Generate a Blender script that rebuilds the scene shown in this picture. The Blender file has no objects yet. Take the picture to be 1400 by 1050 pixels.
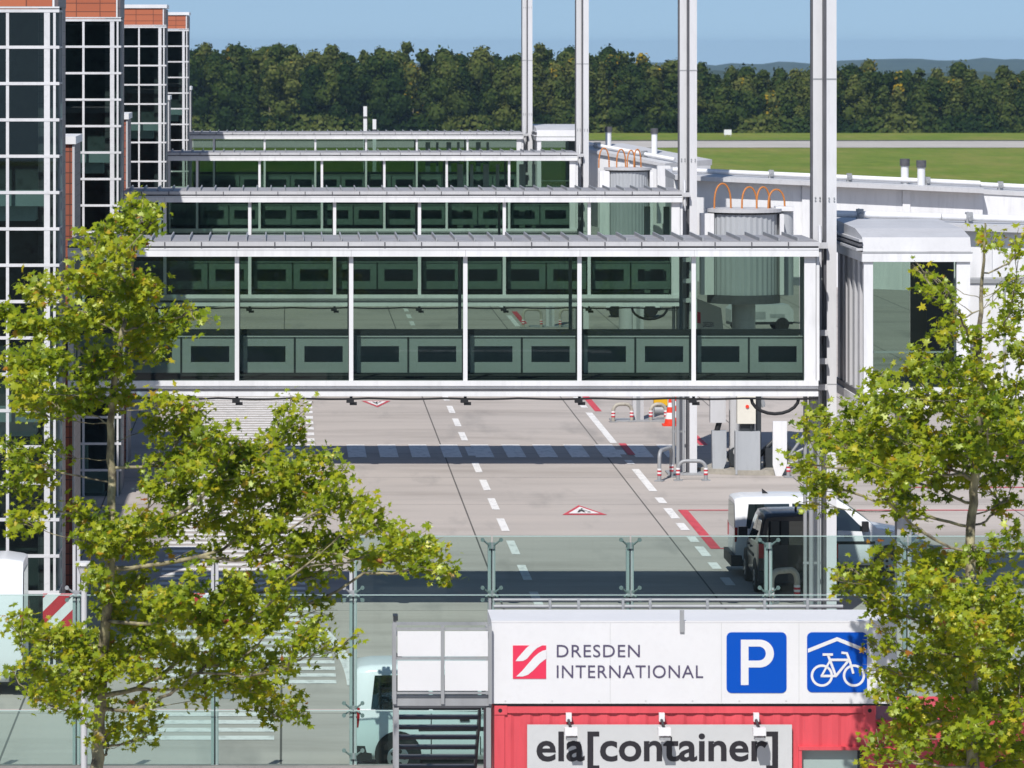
import bpy, math, random
from mathutils import Vector, Matrix

random.seed(7)
R = math.radians
scene = bpy.context.scene
COL = scene.collection

# ------------------------------------------------------------------ camera model
F = 6175.0; PX, PY = 392.0, 62.0; CAMZ = 12.2          # focal in photo pixels, principal point, eye height

def X(px, Y): return (px - PX) * Y / F
def Z(py, Y): return CAMZ - (py - PY) * Y / F
def GY(py): return CAMZ * F / (py - PY)                  # ground distance of a photo row

cam_d = bpy.data.cameras.new("camera"); cam = bpy.data.objects.new("camera", cam_d); COL.objects.link(cam)
cam.location = (0, 0, CAMZ); cam.rotation_euler = (R(90), 0, 0)
cam_d.sensor_width = 36; cam_d.lens = 36 * F / 1400
cam_d.shift_x = (700 - PX) / 1400; cam_d.shift_y = -(525 - PY) / 1400
cam_d.clip_start = 1; cam_d.clip_end = 20000
cam_d.dof.use_dof = True; cam_d.dof.focus_distance = 92; cam_d.dof.aperture_fstop = 5.6
scene.camera = cam

# ------------------------------------------------------------------ light
AZ, EL = R(17.0), R(48.8)
sun_d = bpy.data.lights.new("sun", 'SUN'); sun = bpy.data.objects.new("sun", sun_d); COL.objects.link(sun)
sun_d.energy = 4.7; sun_d.angle = R(0.5); sun_d.color = (1.0, 0.965, 0.93)
ldir = Vector((math.sin(AZ) * math.cos(EL), math.cos(AZ) * math.cos(EL), -math.sin(EL)))
sun.rotation_euler = ldir.to_track_quat('-Z', 'Y').to_euler()
sun.location = (-30, -60, 90)
world = bpy.data.worlds.new("World"); scene.world = world; world.use_nodes = True
wn = world.node_tree; wn.nodes.clear()
wo = wn.nodes.new('ShaderNodeOutputWorld'); bg = wn.nodes.new('ShaderNodeBackground')
sky = wn.nodes.new('ShaderNodeTexSky'); sky.sky_type = 'NISHITA'; sky.sun_disc = False
sky.sun_elevation = EL; sky.sun_rotation = math.atan2(-ldir.x, -ldir.y)
sky.air_density = 1.0; sky.dust_density = 0.5; sky.ozone_density = 2.6; sky.altitude = 200
tc = wn.nodes.new('ShaderNodeTexCoord'); sp = wn.nodes.new('ShaderNodeSeparateXYZ'); cb = wn.nodes.new('ShaderNodeCombineXYZ')
mx = wn.nodes.new('ShaderNodeMath'); mx.operation = 'MAXIMUM'; mx.inputs[1].default_value = 0.0
ad = wn.nodes.new('ShaderNodeMath'); ad.operation = 'ADD'; ad.inputs[1].default_value = 0.13
wn.links.new(tc.outputs['Generated'], sp.inputs[0]); wn.links.new(sp.outputs[0], cb.inputs[0]); wn.links.new(sp.outputs[1], cb.inputs[1])
wn.links.new(sp.outputs[2], mx.inputs[0]); wn.links.new(mx.outputs[0], ad.inputs[0]); wn.links.new(ad.outputs[0], cb.inputs[2])
wn.links.new(cb.outputs[0], sky.inputs['Vector']); wn.links.new(sky.outputs[0], bg.inputs[0]); wn.links.new(bg.outputs[0], wo.inputs[0])
bg.inputs[1].default_value = 0.103
scene.view_settings.view_transform = 'Standard'; scene.view_settings.look = 'None'
scene.view_settings.exposure = 0; scene.view_settings.gamma = 1
cy = scene.cycles
cy.max_bounces = 8; cy.diffuse_bounces = 2; cy.glossy_bounces = 3; cy.transmission_bounces = 4
cy.transparent_max_bounces = 40; cy.volume_bounces = 0; cy.caustics_reflective = False; cy.caustics_refractive = False
cy.use_denoising = True

# ------------------------------------------------------------------ materials
def lin(c):
    return tuple(((v / 255.0) / 12.92 if v / 255.0 <= .04045 else ((v / 255.0 + .055) / 1.055) ** 2.4) for v in c)

class NT:
    def __init__(self, name):
        self.m = bpy.data.materials.new(name); self.m.use_nodes = True
        self.t = self.m.node_tree; self.t.nodes.clear(); self.out = self.n('OutputMaterial')
    def n(self, typ, **kw):
        nd = self.t.nodes.new('ShaderNode' + typ)
        for k, v in kw.items(): setattr(nd, k, v)
        return nd
    def l(self, a, b): self.t.links.new(a, b)
    def noise(self, scale, detail=4, vec=None, rough=.55):
        nd = self.n('TexNoise'); nd.inputs['Scale'].default_value = scale; nd.inputs['Detail'].default_value = detail
        nd.inputs['Roughness'].default_value = rough
        if vec is not None: self.l(vec, nd.inputs['Vector'])
        return nd.outputs[0]
    def pos(self, scale=(1, 1, 1)):
        g = self.n('NewGeometry'); mp = self.n('Mapping'); mp.inputs['Scale'].default_value = scale
        self.l(g.outputs['Position'], mp.inputs[0]); return mp.outputs[0]
    def ramp(self, fac, stops):
        r = self.n('ValToRGB'); e = r.color_ramp.elements
        while len(e) < len(stops): e.new(.5)
        for i, (p, c) in enumerate(stops):
            e[i].position = p; e[i].color = (*c, 1) if len(c) == 3 else c
        if fac is not None: self.l(fac, r.inputs[0])
        return r.outputs[0]
    def mix(self, fac, a, b, typ='MIX'):
        m = self.n('Mix', data_type='RGBA', blend_type=typ)
        if isinstance(fac, (int, float)): m.inputs[0].default_value = fac
        else: self.l(fac, m.inputs[0])
        for v, i in ((a, 6), (b, 7)):
            if isinstance(v, tuple): m.inputs[i].default_value = (*v, 1)
            else: self.l(v, m.inputs[i])
        return m.outputs[2]
    def bsdf(self, col, rough=.5, metal=0, spec=.5, bump=None, bstr=.2, bdist=.02):
        b = self.n('BsdfPrincipled')
        if isinstance(col, tuple): b.inputs['Base Color'].default_value = (*col, 1)
        else: self.l(col, b.inputs['Base Color'])
        if isinstance(rough, (int, float)): b.inputs['Roughness'].default_value = rough
        else: self.l(rough, b.inputs['Roughness'])
        b.inputs['Metallic'].default_value = metal; b.inputs['Specular IOR Level'].default_value = spec
        if bump is not None:
            bp = self.n('Bump'); bp.inputs['Strength'].default_value = bstr; bp.inputs['Distance'].default_value = bdist
            self.l(bump, bp.inputs['Height']); self.l(bp.outputs[0], b.inputs['Normal'])
        self.l(b.outputs[0], self.out.inputs[0]); return b

def scaled(c, k): return tuple(min(1, v * k) for v in c)

def paint(name, c, rough=.45, metal=0, var=.12, scale=1.3, streak=False, spec=.4):
    t = NT(name)
    v = t.pos((1, 1, .18) if streak else (1, 1, 1))
    f = t.noise(scale, 6, v)
    f2 = t.noise(scale * 9, 3, v)
    col = t.ramp(f, [(.32, scaled(c, 1 - var)), (.62, scaled(c, 1 + var * .35))])
    col = t.mix(t.ramp(f2, [(.5, (0, 0, 0)), (.8, (1, 1, 1))]), col, scaled(c, 1 - var * 1.4))
    t.bsdf(col, rough, metal, spec); return t.m

def plain(name, c, rough=.5, metal=0, spec=.4):
    t = NT(name); t.bsdf(c, rough, metal, spec); return t.m

M = {}
M['white'] = paint('white_coated_steel', (.79, .79, .795), .4, var=.11, streak=True, scale=.9)
M['gridwhite'] = paint('grey_white_mullions', (.68, .68, .69), .45, var=.1)
M['white_clean'] = paint('white_sign_sheet', (.73, .73, .74), .45, var=.03)
M['lightgrey'] = paint('light_grey_steel', (.55, .55, .56), .45, var=.09, streak=True)
M['mast'] = paint('pale_mast_coating', (.66, .66, .67), .45, var=.06, streak=True)
M['midgrey'] = paint('grey_galvanised_steel', (.36, .37, .38), .5, var=.15, metal=.15, streak=True)
M['roofmetal'] = paint('grey_standing_seam_zinc', (.36, .35, .355), .5, var=.2, metal=.1, scale=2.2)
M['darkgrey'] = paint('dark_grey_steel', (.10, .10, .11), .5, var=.2)
M['black'] = plain('black_rubber', (.015, .015, .017), .7)
M['darksteel'] = paint('dark_interior_metal', (.035, .04, .045), .5, var=.2)
M['terracotta'] = None
M['panel'] = paint('grey_spandrel_panel', (.36, .385, .39), .45, var=.06)
M['ceiling'] = plain('interior_ceiling', (.22, .23, .23), .8)
M['carpet'] = plain('dark_corridor_floor', (.05, .055, .06), .9)
M['interior'] = paint('dim_interior', (.09, .10, .10), .8, var=.5, scale=.4)
M['slab'] = paint('pale_floor_edge', (.5, .52, .5), .7, var=.1)
M['red'] = paint('container_red_paint', (.70, .085, .105), .5, var=.12, streak=True, scale=1.6)
M['redpaint'] = paint('red_marking_paint', (.55, .035, .05), .6, var=.15)
M['signred'] = plain('sign_red', (.74, .035, .09), .45)
M['signblue'] = plain('sign_blue', (.001, .075, .45), .55, spec=.15)
M['signtext'] = plain('sign_violet_grey', (.085, .07, .13), .5)
M['blacktext'] = plain('black_lettering', (.022, .02, .024), .5)
M['boardgrey'] = paint('grey_sign_board', (.56, .57, .57), .5, var=.04)
M['vanwhite'] = plain('white_vehicle_paint', (.80, .82, .84), .22, spec=.6)
M['vanblack'] = plain('black_vehicle_paint', (.012, .013, .016), .2, spec=.6)
M['trim'] = plain('black_plastic_trim', (.02, .02, .022), .6)
M['rim'] = plain('alloy_rim', (.45, .46, .48), .35, metal=.8)
M['taillight'] = plain('red_tail_lamp', (.35, .012, .015), .2)
M['orange'] = plain('orange_hose', (.52, .19, .045), .55)
M['yellow'] = plain('yellow_casing', (.75, .42, .01), .45)
M['conered'] = plain('cone_red', (.78, .05, .02), .5)
M['cream'] = paint('cream_cabinet', (.72, .69, .60), .5, var=.06)
M['cabinet'] = paint('grey_cabinet', (.42, .44, .46), .5, var=.08, streak=True)
M['tan'] = paint('weathered_tube', (.42, .39, .33), .6, var=.25)
M['brick'] = None

def tile_mat(name, c1, c2, grout, w, h, mortar, rough=.7, axis='xz'):
    t = NT(name); g = t.n('NewGeometry'); s = t.n('SeparateXYZ'); c = t.n('CombineXYZ')
    t.l(g.outputs['Position'], s.inputs[0])
    sm = t.n('Math', operation='ADD'); t.l(s.outputs[0], sm.inputs[0]); t.l(s.outputs[1], sm.inputs[1])
    t.l(sm.outputs[0], c.inputs[0]); t.l(s.outputs[2], c.inputs[1])
    b = t.n('TexBrick'); b.offset = 0
    b.inputs['Scale'].default_value = 1; b.inputs['Brick Width'].default_value = w; b.inputs['Row Height'].default_value = h
    b.inputs['Mortar Size'].default_value = mortar
    b.inputs['Color1'].default_value = (*c1, 1); b.inputs['Color2'].default_value = (*c2, 1); b.inputs['Mortar'].default_value = (*grout, 1)
    t.l(c.outputs[0], b.inputs['Vector'])
    f = t.noise(1.2, 5)
    col = t.mix(.35, b.outputs[0], t.ramp(f, [(.3, (.55, .55, .55)), (.7, (1, 1, 1))]), 'MULTIPLY')
    t.bsdf(col, rough); return t.m
M['terracotta'] = tile_mat('terracotta_tiles', (.50, .145, .065), (.44, .12, .055), (.16, .05, .03), .64, .23, .012)
M['brick'] = tile_mat('terracotta_cladding', (.36, .10, .055), (.30, .085, .045), (.08, .03, .02), .64, .23, .012)
M['sidecladding'] = tile_mat('brown_metal_cladding', (.14, .115, .12), (.125, .105, .11), (.06, .05, .05), .8, .24, .01, .5)

def glass(name, tint, refl=.05, grazing=.7, dust=0.0, rough=.01):
    t = NT(name)
    tr = t.n('BsdfTransparent'); tr.inputs[0].default_value = (*tint, 1)
    gl = t.n('BsdfGlossy'); gl.inputs['Roughness'].default_value = rough; gl.inputs['Color'].default_value = (.9, .97, .95, 1)
    lw = t.n('LayerWeight'); lw.inputs[0].default_value = .5
    p = t.n('Math', operation='POWER'); t.l(lw.outputs['Facing'], p.inputs[0]); p.inputs[1].default_value = 4
    ma = t.n('Math', operation='MULTIPLY_ADD'); t.l(p.outputs[0], ma.inputs[0]); ma.inputs[1].default_value = grazing; ma.inputs[2].default_value = refl
    ms = t.n('MixShader'); t.l(ma.outputs[0], ms.inputs[0]); t.l(tr.outputs[0], ms.inputs[1]); t.l(gl.outputs[0], ms.inputs[2])
    last = ms.outputs[0]
    if dust > 0:
        df = t.n('BsdfDiffuse'); df.inputs[0].default_value = (.55, .68, .64, 1)
        n = t.noise(.9, 5, t.pos((1, 1, .3)))
        mr = t.n('MapRange'); t.l(n, mr.inputs[0]); mr.inputs[1].default_value = .3; mr.inputs[2].default_value = .75
        mr.inputs[3].default_value = dust * .6; mr.inputs[4].default_value = dust * 1.5
        m2 = t.n('MixShader'); t.l(mr.outputs[0], m2.inputs[0]); t.l(last, m2.inputs[1]); t.l(df.outputs[0], m2.inputs[2]); last = m2.outputs[0]
    t.l(last, t.out.inputs[0]); return t.m
M['bridgeglass'] = glass('green_tinted_glazing', (.54, .64, .575), .03, .5)
M['fenceglass'] = glass('pale_green_fence_glass', (.80, .885, .86), .012, .3, dust=.003)
M['towerglass'] = glass('dark_solar_glazing', (.42, .56, .53), .04, .5)
M['frostglass'] = glass('milky_green_fence_glass', (.74, .85, .82), .012, .3, dust=.09)
M['glassedge'] = plain('polished_glass_edge', (.42, .56, .52), .3)
M['carglass'] = glass('dark_vehicle_glass', (.10, .13, .13), .10, .8)

def concrete():
    t = NT('apron_concrete_slabs')
    mp = t.pos((1, 1, 1))
    g = t.n('Mapping'); g.inputs['Location'].default_value = (.1, 0, 0); t.l(mp, g.inputs[0])
    b = t.n('TexBrick'); b.offset = 0; b.inputs['Scale'].default_value = 1
    b.inputs['Brick Width'].default_value = 4.8; b.inputs['Row Height'].default_value = 7.5; b.inputs['Mortar Size'].default_value = .022
    b.inputs['Mortar Smooth'].default_value = .2
    b.inputs['Color1'].default_value = (.505, .458, .418, 1); b.inputs['Color2'].default_value = (.475, .434, .400, 1); b.inputs['Mortar'].default_value = (.13, .12, .11, 1)
    t.l(g.outputs[0], b.inputs['Vector'])
    streak = t.noise(.35, 6, t.pos((.28, 1.1, 1)), .65)
    big = t.noise(.07, 3, t.pos((1, .5, 1)))
    fine = t.noise(7, 4)
    c = t.mix(1.0, b.outputs[0], t.ramp(streak, [(.3, (.76, .75, .74)), (.5, (.98, .98, .98)), (.72, (1.08, 1.07, 1.06))]), 'MULTIPLY')
    c = t.mix(1.0, c, t.ramp(big, [(.3, (.90, .89, .88)), (.7, (1.05, 1.04, 1.03))]), 'MULTIPLY')
    c = t.mix(.5, c, t.ramp(fine, [(.3, (.88, .88, .88)), (.7, (1.05, 1.05, 1.05))]), 'MULTIPLY')
    # tyre and oil stains with shapes of their own
    st = t.noise(.55, 5, t.pos((1.0, .16, 1)), .6)
    c = t.mix(t.ramp(st, [(.56, (0, 0, 0)), (.72, (.6, .6, .6))]), c, (.24, .225, .21))
    t.bsdf(c, .85, 0, .25, fine, .1, .01); return t.m
M['concrete'] = concrete()

def markpaint(name, c):
    t = NT(name); n = t.noise(5, 6, t.pos((1, .4, 1)), .7)
    t.bsdf(t.ramp(n, [(.30, scaled(c, .62)), (.50, c)]), .7); return t.m
M['markwhite'] = markpaint('worn_white_marking', (.82, .80, .77))
M['markred'] = markpaint('worn_red_marking', (.60, .07, .09))
M['markblack'] = markpaint('dark_marking', (.06, .055, .05))

def grass():
    t = NT('meadow_grass')
    n1 = t.noise(.10, 7, t.pos((1, .35, 1)), .75); n2 = t.noise(.7, 5, t.pos((1, .3, 1)), .7)
    c = t.ramp(n1, [(.28, (.10, .155, .022)), (.45, (.15, .21, .03)), (.6, (.21, .225, .05)), (.75, (.27, .22, .09))])
    c = t.mix(.6, c, t.ramp(n2, [(.3, (.62, .66, .6)), (.65, (1.1, 1.1, 1.05))]), 'MULTIPLY')
    t.bsdf(c, .95, 0, .1); return t.m
M['grass'] = grass()
M['runway'] = paint('runway_concrete', (.47, .44, .40), .85, var=.12, scale=.12)
M['asphalt'] = paint('asphalt', (.055, .055, .055), .9, var=.2)
M['wallconcrete'] = paint('parapet_concrete', (.30, .27, .25), .85, var=.2)

def foliage(name, stops, trans=.35, vary_noise=None):
    t = NT(name); at = t.n('Attribute'); at.attribute_name = 'tint'
    c = t.ramp(at.outputs['Fac'], stops)
    if vary_noise:
        c = t.mix(.5, c, t.ramp(t.noise(vary_noise, 3), [(.35, (.55, .6, .55)), (.65, (1.25, 1.2, 1.1))]), 'MULTIPLY')
    df = t.n('BsdfDiffuse'); tl = t.n('BsdfTranslucent'); gl = t.n('BsdfGlossy'); gl.inputs['Roughness'].default_value = .38
    t.l(c, df.inputs[0])
    cc = t.mix(1.0, c, (1.15, 1.1, .55), 'MULTIPLY'); t.l(cc, tl.inputs[0])
    gl.inputs['Color'].default_value = (.8, .9, .5, 1)
    ms = t.n('MixShader'); ms.inputs[0].default_value = trans; t.l(df.outputs[0], ms.inputs[1]); t.l(tl.outputs[0], ms.inputs[2])
    m2 = t.n('MixShader'); m2.inputs[0].default_value = .035 if trans > .3 else .0
    t.l(ms.outputs[0], m2.inputs[1]); t.l(gl.outputs[0], m2.inputs[2]); t.l(m2.outputs[0], t.out.inputs[0]); return t.m
M['leaf'] = foliage('plane_tree_leaf', [(0, (.075, .135, .010)), (.35, (.225, .31, .014)), (.7, (.40, .44, .020)), (.88, (.54, .45, .028)), (.95, (.50, .26, .03)), (1, (.36, .12, .03))], .48)
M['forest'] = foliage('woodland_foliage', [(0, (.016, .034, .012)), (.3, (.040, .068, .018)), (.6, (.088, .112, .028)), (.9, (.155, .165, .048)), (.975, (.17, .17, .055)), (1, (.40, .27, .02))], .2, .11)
M['farwood'] = NT('distant_woodland')
_t = M['farwood']; _n = _t.noise(.03, 6, _t.pos((1, 1, 3)), .7)
_t.bsdf(_t.ramp(_n, [(.35, (.018, .030, .014)), (.6, (.045, .065, .025)), (.75, (.09, .10, .035))]), .95, 0, .05); M['farwood'] = _t.m
def bark():
    t = NT('plane_tree_bark'); n = t.noise(4.5, 5, t.pos((1.5, 1.5, .8)), .6)
    t.bsdf(t.ramp(n, [(.38, (.10, .085, .06)), (.48, (.24, .21, .13)), (.60, (.38, .34, .20))]), .85, 0, .2, n, .3, .02); return t.m
M['bark'] = bark()

# ------------------------------------------------------------------ mesh builder
class MB:
    def __init__(self): self.v = []; self.f = []; self.m = []; self.s = []
    def add(self, vs, fs, m=0, smooth=False):
        o = len(self.v); self.v += [tuple(p) for p in vs]
        for f in fs: self.f.append(tuple(i + o for i in f)); self.m.append(m); self.s.append(smooth)
        return self
    def box(self, x0, x1, y0, y1, z0, z1, m=0):
        vs = [(x0, y0, z0), (x1, y0, z0), (x1, y1, z0), (x0, y1, z0), (x0, y0, z1), (x1, y0, z1), (x1, y1, z1), (x0, y1, z1)]
        return self.add(vs, [(0, 3, 2, 1), (4, 5, 6, 7), (0, 1, 5, 4), (1, 2, 6, 5), (2, 3, 7, 6), (3, 0, 4, 7)], m)
    def quad(self, a, b, c, d, m=0): return self.add([a, b, c, d], [(0, 1, 2, 3)], m)
    def poly(self, pts, m=0): return self.add(pts, [tuple(range(len(pts)))], m)
    def prism(self, pts, axis, a, b, m=0):
        """pts 2D polygon (ccw) extruded along axis from a to b"""
        def P(p, t):
            return (t, p[0], p[1]) if axis == 'x' else ((p[0], t, p[1]) if axis == 'y' else (p[0], p[1], t))
        n = len(pts); vs = [P(p, a) for p in pts] + [P(p, b) for p in pts]
        fs = [tuple(range(n)), tuple(range(2 * n - 1, n - 1, -1))] + [(i, i + n, (i + 1) % n + n, (i + 1) % n) for i in range(n)]
        return self.add(vs, fs, m)
    def tube(self, pts, r, seg=8, m=0, caps=True, smooth=True):
        pts = [Vector(p) for p in pts]; n = len(pts); rs = r if isinstance(r, (list, tuple)) else [r] * n
        vs = []; up = None
        for i, p in enumerate(pts):
            d = (pts[min(i + 1, n - 1)] - pts[max(i - 1, 0)])
            d = d.normalized() if d.length > 1e-9 else Vector((0, 0, 1))
            if up is None: up = d.orthogonal().normalized()
            u = (up - d * up.dot(d)); u = u.normalized() if u.length > 1e-6 else d.orthogonal().normalized()
            w = d.cross(u); up = u
            for k in range(seg):
                a = 2 * math.pi * k / seg; vs.append(p + (u * math.cos(a) + w * math.sin(a)) * rs[i])
        fs = [(i * seg + k, i * seg + (k + 1) % seg, (i + 1) * seg + (k + 1) % seg, (i + 1) * seg + k) for i in range(n - 1) for k in range(seg)]
        self.add(vs, fs, m, smooth)
        if caps:
            self.add(vs[:seg], [tuple(range(seg - 1, -1, -1))], m); self.add(vs[-seg:], [tuple(range(seg))], m)
        return self
    def cyl(self, p0, p1, r0, r1=None, seg=20, m=0, smooth=True): return self.tube([p0, p1], [r0, r0 if r1 is None else r1], seg, m, True, smooth)
    def build(self, name, mats, parent=None, loc=None, rot=None):
        me = bpy.data.meshes.new(name); me.from_pydata(self.v, [], self.f)
        for mt in (mats if isinstance(mats, (list, tuple)) else [mats]): me.materials.append(mt)
        me.polygons.foreach_set('material_index', self.m); me.polygons.foreach_set('use_smooth', self.s); me.update()
        o = bpy.data.objects.new(name, me); COL.objects.link(o)
        if parent is not None: o.parent = parent
        if loc is not None: o.location = loc
        if rot is not None: o.rotation_euler = rot
        return o

def tag(o, label=None, cat=None, group=None, kind=None):
    if label: o['label'] = label
    if cat: o['category'] = cat
    if group: o['group'] = group
    if kind: o['kind'] = kind
    return o
def thing(name, label, cat, loc, rz=0, group=None):
    o = bpy.data.objects.new(name, None); COL.objects.link(o); o.location = loc; o.rotation_euler = (0, 0, rz); o.empty_display_size = .3
    return tag(o, label, cat, group)
def copy_tree(o, parent=None):
    c = o.copy(); COL.objects.link(c)
    if parent is not None: c.parent = parent
    for ch in list(o.children): copy_tree(ch, c)
    return c
def struct(o): o['kind'] = 'structure'; return o

def text_mesh(name, body, box, y, mat, parent, depth=.004, bold=0.0, spacing=1.0, keep=False):
    """lettering facing -Y fitted to box (x0,x1,z0,z1), front face at y"""
    cu = bpy.data.curves.new('lettering', 'FONT'); cu.body = body; cu.size = 1; cu.extrude = 0; cu.offset = bold; cu.space_character = spacing
    cu.resolution_u = 4
    to = bpy.data.objects.new('lettering_source', cu); COL.objects.link(to)
    dg = bpy.context.evaluated_depsgraph_get()
    src = bpy.data.meshes.new_from_object(to.evaluated_get(dg))
    vs = [v.co.copy() for v in src.vertices]; fs = [tuple(p.vertices) for p in src.polygons]
    bpy.data.objects.remove(to); bpy.data.curves.remove(cu); bpy.data.meshes.remove(src)
    ax, bx = min(v.x for v in vs), max(v.x for v in vs); ay, by = min(v.y for v in vs), max(v.y for v in vs)
    x0, x1, z0, z1 = box; mb = MB()
    mb.add([(x0 + (v.x - ax) / (bx - ax) * (x1 - x0), y, z0 + (v.y - ay) / (by - ay) * (z1 - z0)) for v in vs], fs)
    return mb.build(name, mat, parent)

# ------------------------------------------------------------------ ground, field, hills
g = MB()
prof = [(-300, -.06), (700, -.06), (900, -4), (1500, -26), (3000, -52), (7200, -62)]
for (ya, za), (yb, zb) in zip(prof, prof[1:]):
    g.quad((-2600, ya, za), (4200, ya, za), (4200, yb, zb), (-2600, yb, zb))
struct(g.build('grass_field', M['grass']))
struct(MB().quad((-90, 20, 0), (160, 20, 0), (160, 392, 0), (-90, 392, 0)).build('apron', M['concrete']))
struct(MB().quad((-160, -280, -.03), (200, -280, -.03), (200, 19.9, -.03), (-160, 19.9, -.03)).build('road', M['asphalt']))
struct(MB().quad((-500, 540, -.02), (900, 540, -.02), (900, 577, -.02), (-500, 577, -.02)).build('runway', M['runway']))
struct(MB().quad((-500, 577.05, -.02), (900, 577.05, -.02), (900, 583, -.02), (-500, 583, -.02)).build('runway_shoulder', M['asphalt']))

def hill(name, Y, xs_px, crest_py, base, depth, seed, step):
    rnd = random.Random(seed); mb = MB(); x0, x1 = X(xs_px[0], Y), X(xs_px[1], Y); n = int((x1 - x0) / step)
    ph = [rnd.uniform(0, 6.28) for _ in range(6)]
    rows = 7; vs = []
    for j in range(rows):
        t = j / (rows - 1); prof_h = math.sin(math.pi * min(1, t * 1.0) * .5) if t <= .999 else 1
        for i in range(n + 1):
            px = xs_px[0] + (xs_px[1] - xs_px[0]) * i / n
            zc = Z(crest_py(px), Y)
            zz = base + (zc - base) * prof_h + (rnd.uniform(-.5, .5) + 1.1 * math.sin(i * .9 + ph[0]) * rnd.random()) * (2.0 if j else 0) * (Y / 6500) * (1.6 if j == rows - 1 else 1)
            vs.append((x0 + (x1 - x0) * i / n, Y - depth + depth * t, zz))
    fs = [(j * (n + 1) + i, j * (n + 1) + i + 1, (j + 1) * (n + 1) + i + 1, (j + 1) * (n + 1) + i) for j in range(rows - 1) for i in range(n)]
    mb.add(vs, fs); return struct(mb.build(name, M['farwood']))
def interp(pts):
    def f(x):
        for (a, b), (c, d) in zip(pts, pts[1:]):
            if x <= c: return b + (d - b) * max(0, (x - a)) / (c - a)
        return pts[-1][1]
    return f
hill('hill', 6300, (-1200, 3200), interp([(-1200, 80), (250, 85), (700, 85), (870, 87), (1010, 87), (1090, 85.5), (1180, 81), (1230, 80), (1400, 81.5), (2000, 79), (3200, 84)]), -64, 1500, 3, 22)
hill('hill', 3300, (-1800, 4200), interp([(-1800, 100), (250, 100), (880, 101), (960, 98), (1050, 101), (1150, 103), (1240, 100), (1330, 98), (1400, 99), (2200, 95), (4200, 100)]), -54, 900, 4, 14)

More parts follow.
